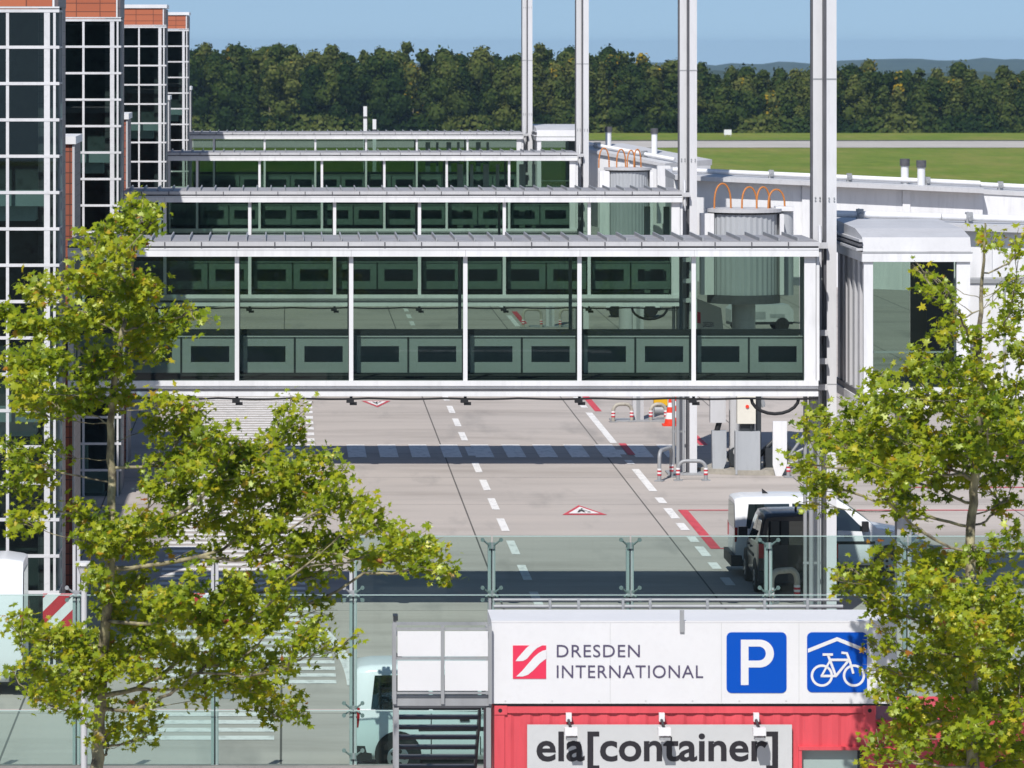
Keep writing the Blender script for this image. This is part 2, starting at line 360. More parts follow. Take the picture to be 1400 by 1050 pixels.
# woodland belt behind the runway: one mass of crowns
def woodland():
    rnd = random.Random(11)
    top = interp([(-400, 70), (250, 68), (300, 66), (360, 63), (425, 78), (480, 72), (540, 67), (600, 78), (650, 69), (700, 80), (740, 72), (790, 80), (840, 72), (880, 86), (930, 93), (960, 99), (1010, 104), (1090, 97), (1190, 93), (1220, 103), (1260, 107), (1320, 100), (1400, 105), (2200, 98)])
    V = []; Fc = []; T = []
    TV = []; TF = []
    tm = MB()
    for row in range(4):
        Yr = 634 + row * 7; x = X(-100, Yr)
        while x < X(1500, Yr):
            px = PX + x * F / Yr
            ztop = Z(top(px) + rnd.gauss(0, 6) + (14, 3, -4, -7)[row], Yr)
            h = ztop + .06; w = rnd.uniform(1.7, 3.4) * (h / 11) ** .5; yy = Yr + rnd.uniform(-2, 2)
            kind = rnd.random(); conif = kind < .14
            base_t = rnd.choice([.12, .25, .3, .38, .45, .52, .6, .68]) + rnd.uniform(-.06, .06)
            special = rnd.random() < .02
            tm.tube([(x, yy, -.06), (x + rnd.uniform(-.3, .3), yy + .3, h * .35)], [.18, .10], 5)
            nl = rnd.choice((8, 9, 11)) if not conif else 15
            lobes = []
            for k in range(nl):
                t = (k + .5) / nl
                if conif: rad = w * .75 * (1 - t) + .25; lx = ly = 0
                else:
                    rad = w * (.52 + .22 * math.sin(math.pi * min(1, t * 1.1))) * rnd.uniform(.8, 1.15)
                    a = rnd.uniform(0, 6.28); off = w * .7 * math.sin(math.pi * min(1, t * 1.02)) * rnd.uniform(.4, 1); lx, ly = math.cos(a) * off, math.sin(a) * off
                zc = min(.05 * h + t * h * .95 - rad * .45, h - rad * rnd.uniform(.9, 1.15))
                lobes.append((x + lx, yy + ly, max(.6, zc), rad))
            for (cx, cyy, cz, rad) in lobes:
                lt = base_t + rnd.uniform(-.14, .14)
                o = len(V); cr = rad * .80
                for i_ in range(5):
                    for j_ in range(8):
                        ph_ = math.pi * (i_ + .5) / 5; V.append(Vector((cx + cr * math.sin(ph_) * math.cos(j_ * .7854), cyy + .3 + cr * math.sin(ph_) * math.sin(j_ * .7854), cz - cr * math.cos(ph_))))
                for i_ in range(4):
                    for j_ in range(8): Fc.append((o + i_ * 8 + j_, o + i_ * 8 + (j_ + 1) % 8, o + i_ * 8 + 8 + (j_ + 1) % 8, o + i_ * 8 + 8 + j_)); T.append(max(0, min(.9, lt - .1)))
                nq = int(150 * rad * rad / 4 + 46) if row < 2 else int(90 * rad * rad / 4 + 30)
                for _ in range(nq):
                    th = rnd.uniform(0, 6.28); cz_ = rnd.uniform(-.75, 1); sr = math.sqrt(max(0, 1 - cz_ * cz_))
                    nrm = Vector((math.cos(th) * sr, math.sin(th) * sr, cz_)); rr = rad * rnd.uniform(.72, 1.08)
                    if nrm.y > .6: continue
                    c = Vector((cx, cyy, cz)) + nrm * rr
                    if c.z < .15: continue
                    nn = (nrm + Vector((rnd.gauss(0, .45), rnd.gauss(0, .45), rnd.gauss(0, .45)))).normalized()
                    u = nn.orthogonal().normalized(); u.rotate(Matrix.Rotation(rnd.uniform(0, 6.28), 3, nn)); wv = nn.cross(u)
                    s = rnd.uniform(.12, .30)
                    o = len(V)
                    for k in range(5):
                        a = k * 1.2566 + rnd.uniform(-.35, .35); q = s * rnd.uniform(.6, 1.25)
                        V.append(c + u * math.cos(a) * q + wv * math.sin(a) * q)
                    Fc.append((o, o + 1, o + 2, o + 3, o + 4))
                    tt = lt + rnd.uniform(-.13, .13) + .26 * (c.z / h - .45)  # bright tops and shaded feet of the crowns put into the tint by height
                    if special and rnd.random() < .12: tt = .995
                    T.append(min(.95 if tt < .98 else 1, max(0, tt)))
            x += rnd.uniform(1.7, 3.3)
        # undergrowth along the edge
    for _ in range(9000):
        xx = rnd.uniform(X(-100, 634), X(1500, 634)); zz = rnd.random() ** 1.5 * 2.4
        c = Vector((xx, 632.5 + rnd.uniform(-.8, 1.2) + zz * .3, zz)); o = len(V); s = rnd.uniform(.15, .4)
        nn = Vector((rnd.gauss(0, .5), -1, rnd.gauss(.4, .5))).normalized(); u = nn.orthogonal().normalized(); wv = nn.cross(u)
        for k in range(5):
            a = k * 1.2566 + rnd.uniform(-.3, .3); V.append(c + u * math.cos(a) * s + wv * math.sin(a) * s)
        Fc.append((o, o + 1, o + 2, o + 3, o + 4)); T.append(min(.9, max(0, .3 + .35 * math.sin(xx * .31) + rnd.uniform(-.2, .2))))
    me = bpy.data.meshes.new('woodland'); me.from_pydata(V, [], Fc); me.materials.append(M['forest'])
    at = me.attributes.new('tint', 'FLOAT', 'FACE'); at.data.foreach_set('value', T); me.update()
    o = bpy.data.objects.new('woodland', me); COL.objects.link(o)
    tag(o, 'long belt of dark green mixed woodland closing off the far edge of the airfield', 'woodland', kind='stuff')
    tm.build('trunks', M['bark'], o)
woodland()

# ------------------------------------------------------------------ painted apron markings
mw = MB(); Y = 70.5
def strip(mb, x0, x1, y0, y1, z=.008): mb.quad((x0, y0, z), (x1, y0, z), (x1, y1, z), (x0, y1, z))
y0 = 77.0
while y0 < 300: strip(mw, 5.40, 5.60, y0, y0 + 3.0); y0 += 5.2
struct(mw.build('lane_marking', M['markwhite']))
mw = MB()
for a, b in ((138.5, 150), (123.5, 130), (120.3, 121.8), (116.4, 119.0), (113.6, 115.3), (110.9, 112.2), (107.8, 109.9), (105.2, 106.5), (102, 103.5), (152, 153.5), (155, 156.6), (96, 98), (90, 92), (131.5, 132.8), (134.6, 136.2),
             (160, 168), (172, 176), (180, 190), (196, 204), (210, 222)):
    strip(mw, 9.92, 10.14, a, b)
struct(mw.build('lane_marking', M['markwhite']))
mw = MB()
for k in range(4): strip(mw, -2.9, -.22 + .0 * k, 79.3 + .93 * k, 79.77 + .93 * k)
y0 = 86.3
while y0 < 170: strip(mw, -2.9, .42 if y0 > 98 else .95 - max(0, y0 - 89) * .05, y0, y0 + .47); y0 += .93
y0 = 120.2
while y0 < 172: strip(mw, .62, .86, y0, y0 + 1.05); y0 += 2.1
pts = []
for k in range(12):
    t = k / 11; pts.append((1.15 - .55 * t * t + .0, 86 + 8.5 * t))
for (xa, ya), (xb, yb) in zip(pts, pts[1:]): mw.quad((xa, ya, .012), (xa + .22, ya, .012), (xb + .22, yb, .012), (xb, yb, .012))
struct(mw.build('hatched_walkway_marking', M['markwhite']))
mw = MB()
for k in range(11): strip(mw, 1.82 + k * .945, 2.37 + k * .945, 133.6, 137.9, .012)
struct(mw.build('crossing_marking', M['markwhite']))
mr_ = MB()
strip(mr_, 10.27, 10.52, 109.4, 118.6); strip(mr_, 10.27, 10.50, 150.5, 157.2); strip(mr_, 10.16, 10.38, 134.4, 138.3, .016); strip(mr_, 12.6, 12.85, 137.8, 141.2)
strip(mr_, 10.53, 40, 118.4, 118.6); strip(mr_, 10.53, 40, 109.4, 109.55); strip(mr_, 16.5, 44, 124.5, 124.75); strip(mr_, 17, 44, 134, 134.2)
strip(mr_, 10.3, 10.55, 198, 207)
struct(mr_.build('stand_marking', M['markred']))
def warn_triangle(xc, ya, yb, hw):
    """painted warning triangle: base at ya, apex at yb"""
    d = 1 if yb > ya else -1
    def tri(s, z, mb, m):
        cyy = ya + (yb - ya) * .36
        P = [(xc - hw, ya), (xc + hw, ya), (xc, yb)]; P = [(xc + (x - xc) * s, cyy + (y - cyy) * s, z) for x, y in P]
        if d < 0: P = P[::-1]
        mb.poly(P, m)
    mb = MB(); tri(1, .010, mb, 0); tri(.70, .018, mb, 1)
    L = abs(yb - ya)
    def fig(pts, m=2): mb.poly([(xc + x * hw, ya + d * y * L, .026) for x, y in (pts if d > 0 else pts[::-1])], m)
    fig([(-.28, .20), (-.20, .20), (-.06, .34), (.02, .20), (.10, .20), (.04, .40), (-.02, .50), (-.12, .48)])
    fig([(-.02, .52), (.06, .52), (.06, .60), (-.02, .60)]); fig([(.16, .20), (.36, .20), (.26, .30)]); fig([(0, .44), (.2, .30), (.23, .32), (.02, .48)])
    return struct(mb.build('warning_triangle_marking', [M['markred'], M['markwhite'], M['markblack']]))
warn_triangle(7.74, 117.3, 119.75, .58); warn_triangle(3.06, 154.9, 152.2, .5)

# ------------------------------------------------------------------ terminal
Yt = [89.0, 122.2, 168.2, 206.7]
term = thing('terminal_building', 'airport terminal with stepped glazed bays in white grids under terracotta tiled parapets', 'terminal', (-4.5, 89, 0))
def w2l(mb, off):                       # world -> local of root
    mb.v = [(x - off[0], y - off[1], z - off[2]) for x, y, z in mb.v]; return mb
TO = (-4.5, 89, 0)
ROW = .716; ZT = 12.88
vx = [-4.80 - .0, -5.50, -6.34, -7.18, -8.02, -8.86, -9.70, -10.54, -11.38, -12.2]
for bi, y in enumerate(Yt):
    xl = -13.0; xr = -4.5
    b = MB()                            # structural bay: solid core and dark reveal column, roof slab
    b.box(xl, xr, y + .16, y + 3.1, 12.95, 13.55)
    b.box(-4.98, xr - .01, y + 1.55, y + 3.1, 0, 12.95)
    b.box(-4.572, xr, y - .035, y + .158, 12.966, 13.55)
    bay = w2l(b, TO).build('glazed_bay', M['sidecladding'], term)
    p = MB(); p.box(xl, -4.62, y - .03, y + .16, 12.97, 13.58); w2l(p, TO).build('parapet', M['terracotta'], bay)
    p = MB(); p.box(xl, xr + .04, y - .08, y + 3.15, 13.585, 13.72); p.box(-4.615, -4.575, y - .04, y + .155, 12.966, 13.583)
    w2l(p, TO).build('coping', M['white'], bay)
    mg = MB()
    for k in range(18):
        z = ZT - k * ROW
        mg.box(xl, xr + .02, y - .05, y + .03, z - .03, z + .03)
        mg.box(xr - .055, xr + .006, y + .032, y + 1.54, z - .02, z + .02, 1)
    mg.box(xl, xr + .02, y - .05, y + .1, 12.93, 12.965)
    for x in vx[1:]: mg.box(x - .03, x + .03, y - .04, y + .02, 0, 12.9)
    mg.box(-4.78, -4.665, y - .044, y + .024, 0, 12.9); mg.box(-4.60, -4.55, y - .043, y + .023, 0, 12.9)
    mg.box(xr - .05, xr + .003, y + .72, y + .80, 0, 12.9, 1); mg.box(xr - .05, xr + .003, y + 1.46, y + 1.538, 0, 12.9, 1)
    w2l(mg, TO).build('mullion_grid', [M['gridwhite'], M['midgrey']], bay)  # grey slot paints shade onto the side bars of the white grid
    gl = MB(); gl.quad((xl, y + .035, 0), (-4.53, y + .035, 0), (-4.53, y + .035, 12.92), (xl, y + .035, 12.92))
    gl.quad((-4.53, y + .036, 0), (-4.53, y + 1.5, 0), (-4.53, y + 1.5, 12.92), (-4.53, y + .036, 12.92))
    w2l(gl, TO).build('glazing', M['towerglass'], bay)
    it = MB()
    for z in (.02, 4.45, 8.72): it.box(xl, -4.99, y + .55, y + 3.05, z - .0, z + .32, 1); it.box(xl, -4.75, y + .30, y + .36, z + .30, z + .62, 3)
    it.box(xl, -4.99, y + 2.6, y + 3.0, 0.4, 12.9, 0)
    rr = random.Random(bi)
    for k in range(14):
        zz = rr.choice((.34, 4.77, 9.04)); xx = rr.uniform(xl + .5, -5.5); ww = rr.uniform(.3, .8)
        it.box(xx, xx + ww, y + 1.0 + .1 * (k % 5), y + 1.6 + .1 * (k % 5), zz, zz + rr.uniform(.6, 2.2), rr.choice((0, 1, 3)))
    w2l(it, TO).build('interior_floor', [M['interior'], M['slab'], M['midgrey'], M['panel']], bay)
# terracotta piers where each bridge meets the terminal, wall linking the bays
Yb = [95.0, 127.8, 173.8, 213.8]
for y in Yb:
    p = MB(); p.box(-9, -4.66, y + 3.15, y + 6.2, 0, 10.05); pier = w2l(p, TO).build('terracotta_pier', M['brick'], term)
    p = MB(); p.box(-4.659, -4.61, y + 3.13, y + 3.25, 0, 10.04, 0); p.box(-4.658, -4.62, y + 3.26, y + 6.19, 0, 10.04, 1); w2l(p, TO).build('pier_edge', [M['lightgrey'], M['sidecladding']], pier)
    p = MB(); p.box(-9.02, -4.58, y + 3.08, y + 6.24, 10.055, 10.22); w2l(p, TO).build('pier_coping', M['white'], pier)
ym = MB(); ym.box(-22, -13.02, 70, 228, 0, 13.3)
for a, b_ in zip([y + 3.1 for y in Yt], [y for y in Yt[1:]] + [228]): ym.box(-13.0, -7.4, a + .02, b_ - .02, 0, 12.2)
w2l(ym, TO).build('rear_block', M['interior'], term)

# ------------------------------------------------------------------ passenger bridges
XL, XR = -4.60, 11.17; BAY = 2.4; M0 = -1.046; BW = 3.0
def window_sheet(x0, x1, z0, z1, holes, y0, y1, m=0):
    """solid sheet with rectangular holes (list of (xa,xb,za,zb), same z range)"""
    mb = MB(); za, zb = holes[0][2], holes[0][3]
    mb.box(x0, x1, y0, y1, z0, za, m); mb.box(x0, x1, y0, y1, zb, z1, m)
    xs = [x0] + [v for h in holes for v in (h[0], h[1])] + [x1]
    for k in range(0, len(xs), 2): mb.box(xs[k], xs[k + 1], y0, y1, za, zb, m)
    return mb
def make_bridge():
    root = thing('passenger_bridge', 'x', 'passenger bridge', (0, Yb[0], 0))
    r = MB(); r.box(XL, XR, -.10, BW + .05, 7.97, 8.085); rf = r.build('roof', M['roofmetal'], root)
    s = MB(); x = XL + .15
    while x < XR - .1:
        s.box(x - .014, x + .014, -.06, BW + .02, 8.087, 8.155); x += .4
    s.build('standing_seam', M['midgrey'], rf)
    gt = MB(); gt.box(XL, XR + .02, -.20, -.105, 7.985, 8.07)
    x = XL + .5
    while x < XR: gt.box(x - .012, x + .012, -.212, -.2, 7.95, 8.07, 1); x += .77
    gt.box(XL, XR, -.14, -.10, 7.95, 7.98, 1)
    gt.build('gutter', [M['lightgrey'], M['darkgrey']], rf)
    f = MB(); f.box(XL, XR, -.195, .04, 7.765, 7.945); f.box(XL, XR, -.203, -.196, 7.905, 7.915, 1)
    for k in range(-1, 5): f.box(M0 + BAY * k - .006, M0 + BAY * k + .006, -.199, -.1955, 7.766, 7.904, 1)
    f.build('fascia', [M['white'], M['lightgrey']], root)
    f = MB(); f.box(XL, XR, BW - .04, BW + .06, 7.765, 7.965); f.build('rear_fascia', M['midgrey'], root)
    f = MB(); f.box(XL, XR, .045, BW - .045, 7.80, 7.965); f.build('ceiling', M['ceiling'], root)
    b = MB(); b.box(XL, XR, -.11, .05, 5.045, 5.15); b.box(XL, XR, -.07, .05, 4.99, 5.043); b.box(XL, XR - .02, -.06, BW, 4.93, 4.985, 1)
    b.box(XL, XR, -.10, .06, 4.825, 4.925); b.box(XL, XR, BW - .06, BW + .04, 4.83, 5.15); b.box(XL, XR - .03, .065, BW - .065, 4.86, 4.925, 2)
    bm = b.build('sill_beam', [M['white'], M['darkgrey'], M['midgrey']], root)
    fl = MB(); fl.box(XL, XR, .055, BW - .065, 4.99, 5.14); fl.build('corridor_floor', M['carpet'], root)
    c = MB(); pts = [(XL + (XR - XL) * k / 60, -.05 + .01 * math.sin(k), 4.785 - .025 * abs(math.sin(k * .52))) for k in range(61)]
    c.tube(pts, .022, 6)
    c.tube([(XR - .9 + .5 * math.cos(t), 0, 4.78 - .33 * math.sin(t)) for t in [k * math.pi / 10 for k in range(11)][::-1]], .035, 8); c.build('cable', M['black'], bm)
    ms = [M0 + BAY * k for k in range(-1, 5)]
    for x in ms:
        m_ = MB(); m_.box(x - .045, x + .045, -.07, .03, 5.152, 7.763); mu = m_.build('mullion', M['white'], root)
        m_ = MB(); m_.box(x - .035, x + .035, BW - .02, BW + .04, 5.152, 7.763); m_.build('rear_mullion', M['midgrey'], root)  # rear mullions coloured grey to stand in for the shade on them
        u = MB(); u.box(x - .10, x + .06, -.14, .02, 4.69, 4.78); u.box(x - .03, x + .12, -.12, -.0, 4.64, 4.70); u.cyl((x, -.04, 4.78), (x, -.04, 4.83), .03, seg=8); u.build('under_lamp', M['black'], root)
    e = MB(); e.box(XR - .29, XR - .05, -.075, .06, 5.152, 7.763); e.box(XR - .035, XR + .03, -.04, BW, 5.152, 7.763, 1); e.build('end_post', [M['white'], M['white']], root)
    e = MB(); e.box(XL, XL + .12, -.06, .05, 5.152, 7.763); e.build('abutment_post', M['lightgrey'], root)
    xs = [XL + .12] + ms + [XR - .29]
    for a, b_ in zip(xs, xs[1:]):
        q = MB(); q.quad((a, -.02, 5.15), (b_, -.02, 5.15), (b_, -.02, 7.765), (a, -.02, 7.765)); q.build('window_pane', M['bridgeglass'], root)
    q = MB(); q.quad((XL + .12, BW + .01, 5.15), (XR - .05, BW + .01, 5.15), (XR - .05, BW + .01, 7.765), (XL + .12, BW + .01, 7.765)); q.build('rear_glazing', M['bridgeglass'], root)
    # spandrel panels with low windows just behind the near glass: two per bay
    pn = MB()
    for k in range(-2, 5):
        xa, xb = M0 + BAY * k + .13, M0 + BAY * (k + 1) - .05
        if xb > XR - .1: xb = XR - .3
        if xa < XL: xa = XL + .14
        h = [(M0 + BAY * k + .21, M0 + BAY * k + 1.02, 5.50, 5.84), (M0 + BAY * k + 1.42, M0 + BAY * k + 2.23, 5.50, 5.84)]
        h = [q for q in h if q[0] > xa and q[1] < xb]
        if not h: continue
        sh = window_sheet(xa, xb, 5.28, 6.03, h, .50, .56); o = len(pn.v)
        pn.v += sh.v; pn.f += [tuple(i + o for i in f_) for f_ in sh.f]; pn.m += sh.m; pn.s += sh.s
        mid = M0 + BAY * k + 1.215
        pn.box(mid - .02, mid + .02, .485, .499, 5.27, 6.04, 1)
        pn.box(xa, xb, .47, .56, 6.034, 6.06, 2); pn.box(xa, xb, .48, .499, 5.255, 5.275, 1)
        pn.box(xb + .0, xb + .05, .49, .55, 5.15, 6.04, 1)
    pn.build('spandrel_panel', [M['panel'], M['darksteel'], M['lightgrey']], root)
    rl = MB(); rl.box(XL + .14, XR - .3, .46, .54, 6.08, 6.20); rl.build('handrail', M['darksteel'], root)
    rp = MB(); rp.box(XL + .14, XR - .1, BW - .30, BW - .25, 5.15, 6.0); rp.build('rear_panel', M['panel'], root)
    return root
b0 = make_bridge()
blabels = ['nearest glazed passenger bridge, whose wide windows show the apron behind it',
           'second glazed passenger bridge, seen just above the roof of the nearest one',
           'third glazed passenger bridge, in front of the most distant one',
           'most distant glazed passenger bridge, against the green airfield']
for i, y in enumerate(Yb):
    o = b0 if i == 0 else copy_tree(b0)
    o.location = (0, y, 0); o['label'] = blabels[i]; o['group'] = 'glazed passenger bridges'

    if i >= 2:
        for x in (6.6, 7.6, 9.0):
            p = MB(); p.box(x, x + .22, .9, 1.1, 5.145, 7.6); p.box(x + .5, x + .62, .9, 1.1, 5.145, 7.6); p.box(x + .221, x + .499, .92, 1.08, 6.6, 6.75); p.build('portal_frame', M['panel'], o)
    if i == 1:
        for x in (10.2, 10.75):
            p = MB(); p.box(x, x + .16, .9, 1.1, 5.145, 7.6); p.build('portal_frame', M['panel'], o)
asn = thing('airfield_sign', 'tiny pale sign standing in the grass beyond the runway', 'sign', (X(995, 606), 606, -.06))
b = MB(); b.box(-.5, .5, -.05, .05, .25, .95); b.build('sign_face', M['white_clean'], asn)
b = MB(); b.box(-.4, -.33, -.04, .04, 0, .25); b.box(.33, .4, -.04, .04, 0, .25); b.build('sign_leg', M['midgrey'], asn)

# masts that carry the bridges
def make_mast():
    root = thing('steel_mast', 'x', 'mast', (11.42, 0, 0))
    def post(x0, x1, y0, y1, nm):
        m = MB(); m.box(x0, x1, y0, y1, 0, 17); m.box(x0 - .006, x1 + .006, y0 - .006, y1 + .006, 11.47, 11.50, 1)
        m.box(x0 - .004, x1 + .004, y0 - .004, y1 + .004, 5.0, 5.02, 1)
        for z in (8.9, 8.96, 14.0): m.cyl((x0 + .05, y0 - .02, z), (x0 + .05, y0, z), .02, seg=6, m=1); m.cyl((x1 - .05, y0 - .02, z), (x1 - .05, y0, z), .02, seg=6, m=1)
        return m.build(nm, [M['mast'], M['midgrey']], root)
    post(.035, .245, .62, .82, 'post'); post(-.215, -.02, .95, 1.15, 'post')
    w = MB(); w.box(-.018, .033, .70, 1.05, 0, 16.9); w.box(-.26, -.217, 1.0, 1.12, 0, 16.9, 0); w.build('web_plate', M['darkgrey'], root)
    for z in (4.9, 5.45, 6.05, 7.9): br = MB(); br.box(-.22, .03, .40, .618, z, z + .12); br.build('bracket', M['lightgrey'], root)
    br = MB(); br.tube([(-.12, .5, 7.5), (-.12, .5, 8.2), (-.10, .7, 8.35)], .04, 8); br.build('drain_pipe', M['lightgrey'], root)
    p = MB()
    p.tube([(-.30, .55, 0), (-.30, .55, 4.85)], .055, 10); p.tube([(-.15, .5, 0.1), (-.15, .5, 4.85)], .035, 8); p.tube([(-.42, .6, .3), (-.42, .6, 4.85)], .045, 8)
    for z in (1.2, 2.6, 4.0): p.box(-.47, -.1, .56, .60, z, z + .05)
    p.build('downpipe', M['midgrey'], root)
    bp = MB(); bp.box(-.6, .5, .3, 1.4, .004, .05); bp.build('base_plate', M['midgrey'], root)
    return root
m0 = make_mast()
mlabels = ['closest and thickest pale steel mast, rising past the end of the nearest passenger bridge',
           'pale steel mast at the second passenger bridge, left of the corrugated drum',
           'pale steel mast at the end of the third passenger bridge',
           'thinnest pale steel mast, at the end of the most distant passenger bridge']
for i, y in enumerate(Yb):
    o = m0 if i == 0 else copy_tree(m0)
    o.location = (11.42, y + (.2 if i == 0 else 0), 0); o['label'] = mlabels[i]; o['group'] = 'steel masts along the bridges'

# ------------------------------------------------------------------ glazed cabins at the end of bridges
def make_cabin():
    root = thing('bridge_cabin', 'x', 'cabin', (11.95, 0, 0)); W = 2.2; D = 4.8
    b = MB()
    b.prism([(-.10, 7.93), (.05, 8.22), (1.2, 8.36), (D, 8.42), (D, 7.93)], 'x', -.02, W + .02)
    rf = b.build('roof', M['lightgrey'], root)
    b = MB()
    for k in range(3): b.box(-.16 + .03 * k, -.03 + .0, -.12, D * .9, 7.95 + .09 * k, 8.0 + .09 * k, k % 2)
    b.box(-.2, .1, D * .9, D, 7.93, 8.3, 1); b.build('roof_edge_rail', [M['lightgrey'], M['darkgrey']], rf)
    f = MB(); f.box(-.04, W + .04, -.13, .06, 7.72, 7.92); f.box(-.04, .06, .07, D, 7.72, 7.92); f.box(-.05, W + .05, -.14, -.131, 7.90, 7.915, 1); f.build('fascia', [M['white'], M['midgrey']], root)
    p = MB(); p.box(0, .19, -.08, .12, 5.12, 7.715); p.build('corner_post', M['white'], root); p = MB(); p.box(W - .28, W, -.08, .12, 5.12, 7.715); p.build('corner_post', M['white'], root)
    s = MB()
    for k in range(5): s.box(0.02, .10, .75 + k * .85, 1.1 + k * .85, 4.75, 7.715, 0)
    s.box(.11, .13, .3, D, 4.75, 7.715, 1); s.build('side_slat', [M['lightgrey'], M['darkgrey']], root)
    s = MB(); s.box(-.03, W + .03, -.12, .1, 4.98, 5.115); s.box(-.03, W + .03, -.10, D, 4.68, 4.86); s.box(0, W, -.02, D - .02, 4.862, 4.978, 1); s.build('floor_frame', [M['white'], M['darkgrey']], root)
    s = MB(); s.box(.14, W - .06, .13, D - .1, 4.99, 5.06); s.box(1.62, W - .02, 2.2, D - .1, 5.06, 7.7); s.build('interior', M['darksteel'], root)
    s = MB(); s.box(.2, W - .3, .05, .09, 5.82, 5.86); s.build('handrail', M['lightgrey'], root)
    q = MB(); q.quad((.19, -.01, 5.115), (W - .28, -.01, 5.115), (W - .28, -.01, 7.72), (.19, -.01, 7.72)); q.build('window_pane', M['bridgeglass'], root)
    q = MB(); q.quad((.14, D - .05, 5.115), (1.62, D - .05, 5.115), (1.62, D - .05, 7.72), (.14, D - .05, 7.72)); q.build('rear_pane', M['bridgeglass'], root)
    lg = MB(); lg.box(1.0, 1.3, 2.2, 2.6, 0, 4.67); lg.build('support_leg', M['midgrey'], root)
    return root
c0 = make_cabin(); c0.location = (11.95, 93.6, 0); tag(c0, 'near glazed end cabin with sloping grey roof, right of the closest mast', 'cabin', 'glazed bridge end cabins')
c1 = copy_tree(c0); c1.location = (11.75, 212.0, 0); c1['label'] = 'small far glazed end cabin between the two thinnest masts'

# ------------------------------------------------------------------ telescopic jet bridges
def tunnel_section(root, name, x0, x1, zt0, zt1, y0, y1, h, eave, ribs, mat='white'):
    def zt(x): return zt0 + (zt1 - zt0) * (x - x0) / (x1 - x0)
    b = MB()
    b.add([(x0, y0, zt0 - h), (x1, y0, zt1 - h), (x1, y1, zt1 - h), (x0, y1, zt0 - h), (x0, y0, zt0 - .15), (x1, y0, zt1 - .15), (x1, y1, zt1 - .15), (x0, y1, zt0 - .15)],
          [(0, 3, 2, 1), (4, 5, 6, 7), (0, 1, 5, 4), (1, 2, 6, 5), (2, 3, 7, 6), (3, 0, 4, 7)])
    for x in ribs: b.add([(x, y0 - .06, zt(x) - h), (x + .22, y0 - .06, zt(x) - h), (x + .22, y0 - .001, zt(x) - h), (x, y0 - .001, zt(x) - h), (x, y0 - .06, zt(x) - .17), (x + .22, y0 - .06, zt(x) - .17), (x + .22, y0 - .001, zt(x) - .17), (x, y0 - .001, zt(x) - .17)],
                         [(0, 3, 2, 1), (4, 5, 6, 7), (0, 1, 5, 4), (1, 2, 6, 5), (2, 3, 7, 6), (3, 0, 4, 7)])
    body = b.build(name, M[mat], root)
    r = MB(); e = eave
    r.add([(x0, y0 - e, zt0 - .145), (x1, y0 - e, zt1 - .145), (x1, y1 + .1, zt1 - .145), (x0, y1 + .1, zt0 - .145), (x0, y0 - e, zt0 - .02), (x1, y0 - e, zt1 - .02), (x1, y1 + .1, zt1 + .08), (x0, y1 + .1, zt0 + .08)],
          [(0, 3, 2, 1), (4, 5, 6, 7), (0, 1, 5, 4), (1, 2, 6, 5), (2, 3, 7, 6), (3, 0, 4, 7)])
    rf = r.build('tunnel_roof', M['lightgrey'], body)
    p = MB(); p.tube([(x0, y0 + .5, zt0 + .12), (x1, y0 + .5, zt1 + .12)], .075, 8)
    x = x0 + .6
    while x < x1: p.box(x - .07, x + .07, y0 + .38, y0 + .62, zt(x) - .02, zt(x) + .24, 1); p.cyl((x, y0 + .3, zt(x) + .1), (x, y0 + .7, zt(x) + .2), .05, seg=8, m=1); x += 2.3
    p.build('roof_pipe', [M['white'], M['midgrey']], body)
    return body
def vent(root, x, y, zb, zt):
    v = MB(); v.cyl((x, y, zb), (x, y, zt - .2), .115, seg=14); o = v.build('vent_pipe', M['white'], root)
    v = MB(); v.cyl((x, y, zt - .21), (x, y, zt), .145, seg=14); v.build('vent_cap', M['darkgrey'], o)
def rotunda(root, x, y, r, zb, zt):
    n = 72; vs = []
    for k in range(n):
        a = 2 * math.pi * k / n; rr = r * (1.0 if k % 2 else .975)
        vs.append((x + rr * math.cos(a), y + rr * math.sin(a)))
    b = MB(); b.prism(vs, 'z', zb, zt); c = b.build('rotunda_curtain', M['cabinet'], root)
    b = MB(); b.cyl((x, y, zt + .002), (x, y, zt + .05), r + .03, seg=40, m=1, smooth=False); b.cyl((x, y, zt + .052), (x, y, zt + .15), r + .09, seg=40, smooth=False); b.build('rotunda_roof', [M['lightgrey'], M['black']], root)
    b = MB(); b.cyl((x, y, zb - .25), (x, y, zb - .002), r + .05, seg=40, smooth=False); b.cyl((x, y, 0), (x, y, zb - .252), .34, seg=24, m=1); b.build('rotunda_base', [M['darkgrey'], M['lightgrey']], root)
    b = MB(); b.box(x - r - .28, x - r + .10, y - r * .55, y - r * .1, zb, zt + .02); b.build('door_panel', M['white'], root); b = MB(); b.box(x + r - .02, x + r + .1, y - r * .6, y - r * .1, zb, zt); b.build('door_panel', M['white'], root)
def hoses(root, x, y, zt, spots):
    for dx, w, h in spots:
        t = MB(); pts = []
        for k in range(13):
            a = math.pi * k / 12; pts.append((x + dx - w * math.cos(a) * .5 - w * .1 * math.cos(a), y + .25 * math.sin(a * .5), zt + h * (math.sin(a) ** .7 if 0 < k < 12 else 0)))
        t.tube(pts, .027, 8); t.build('hose', M['orange'], root)

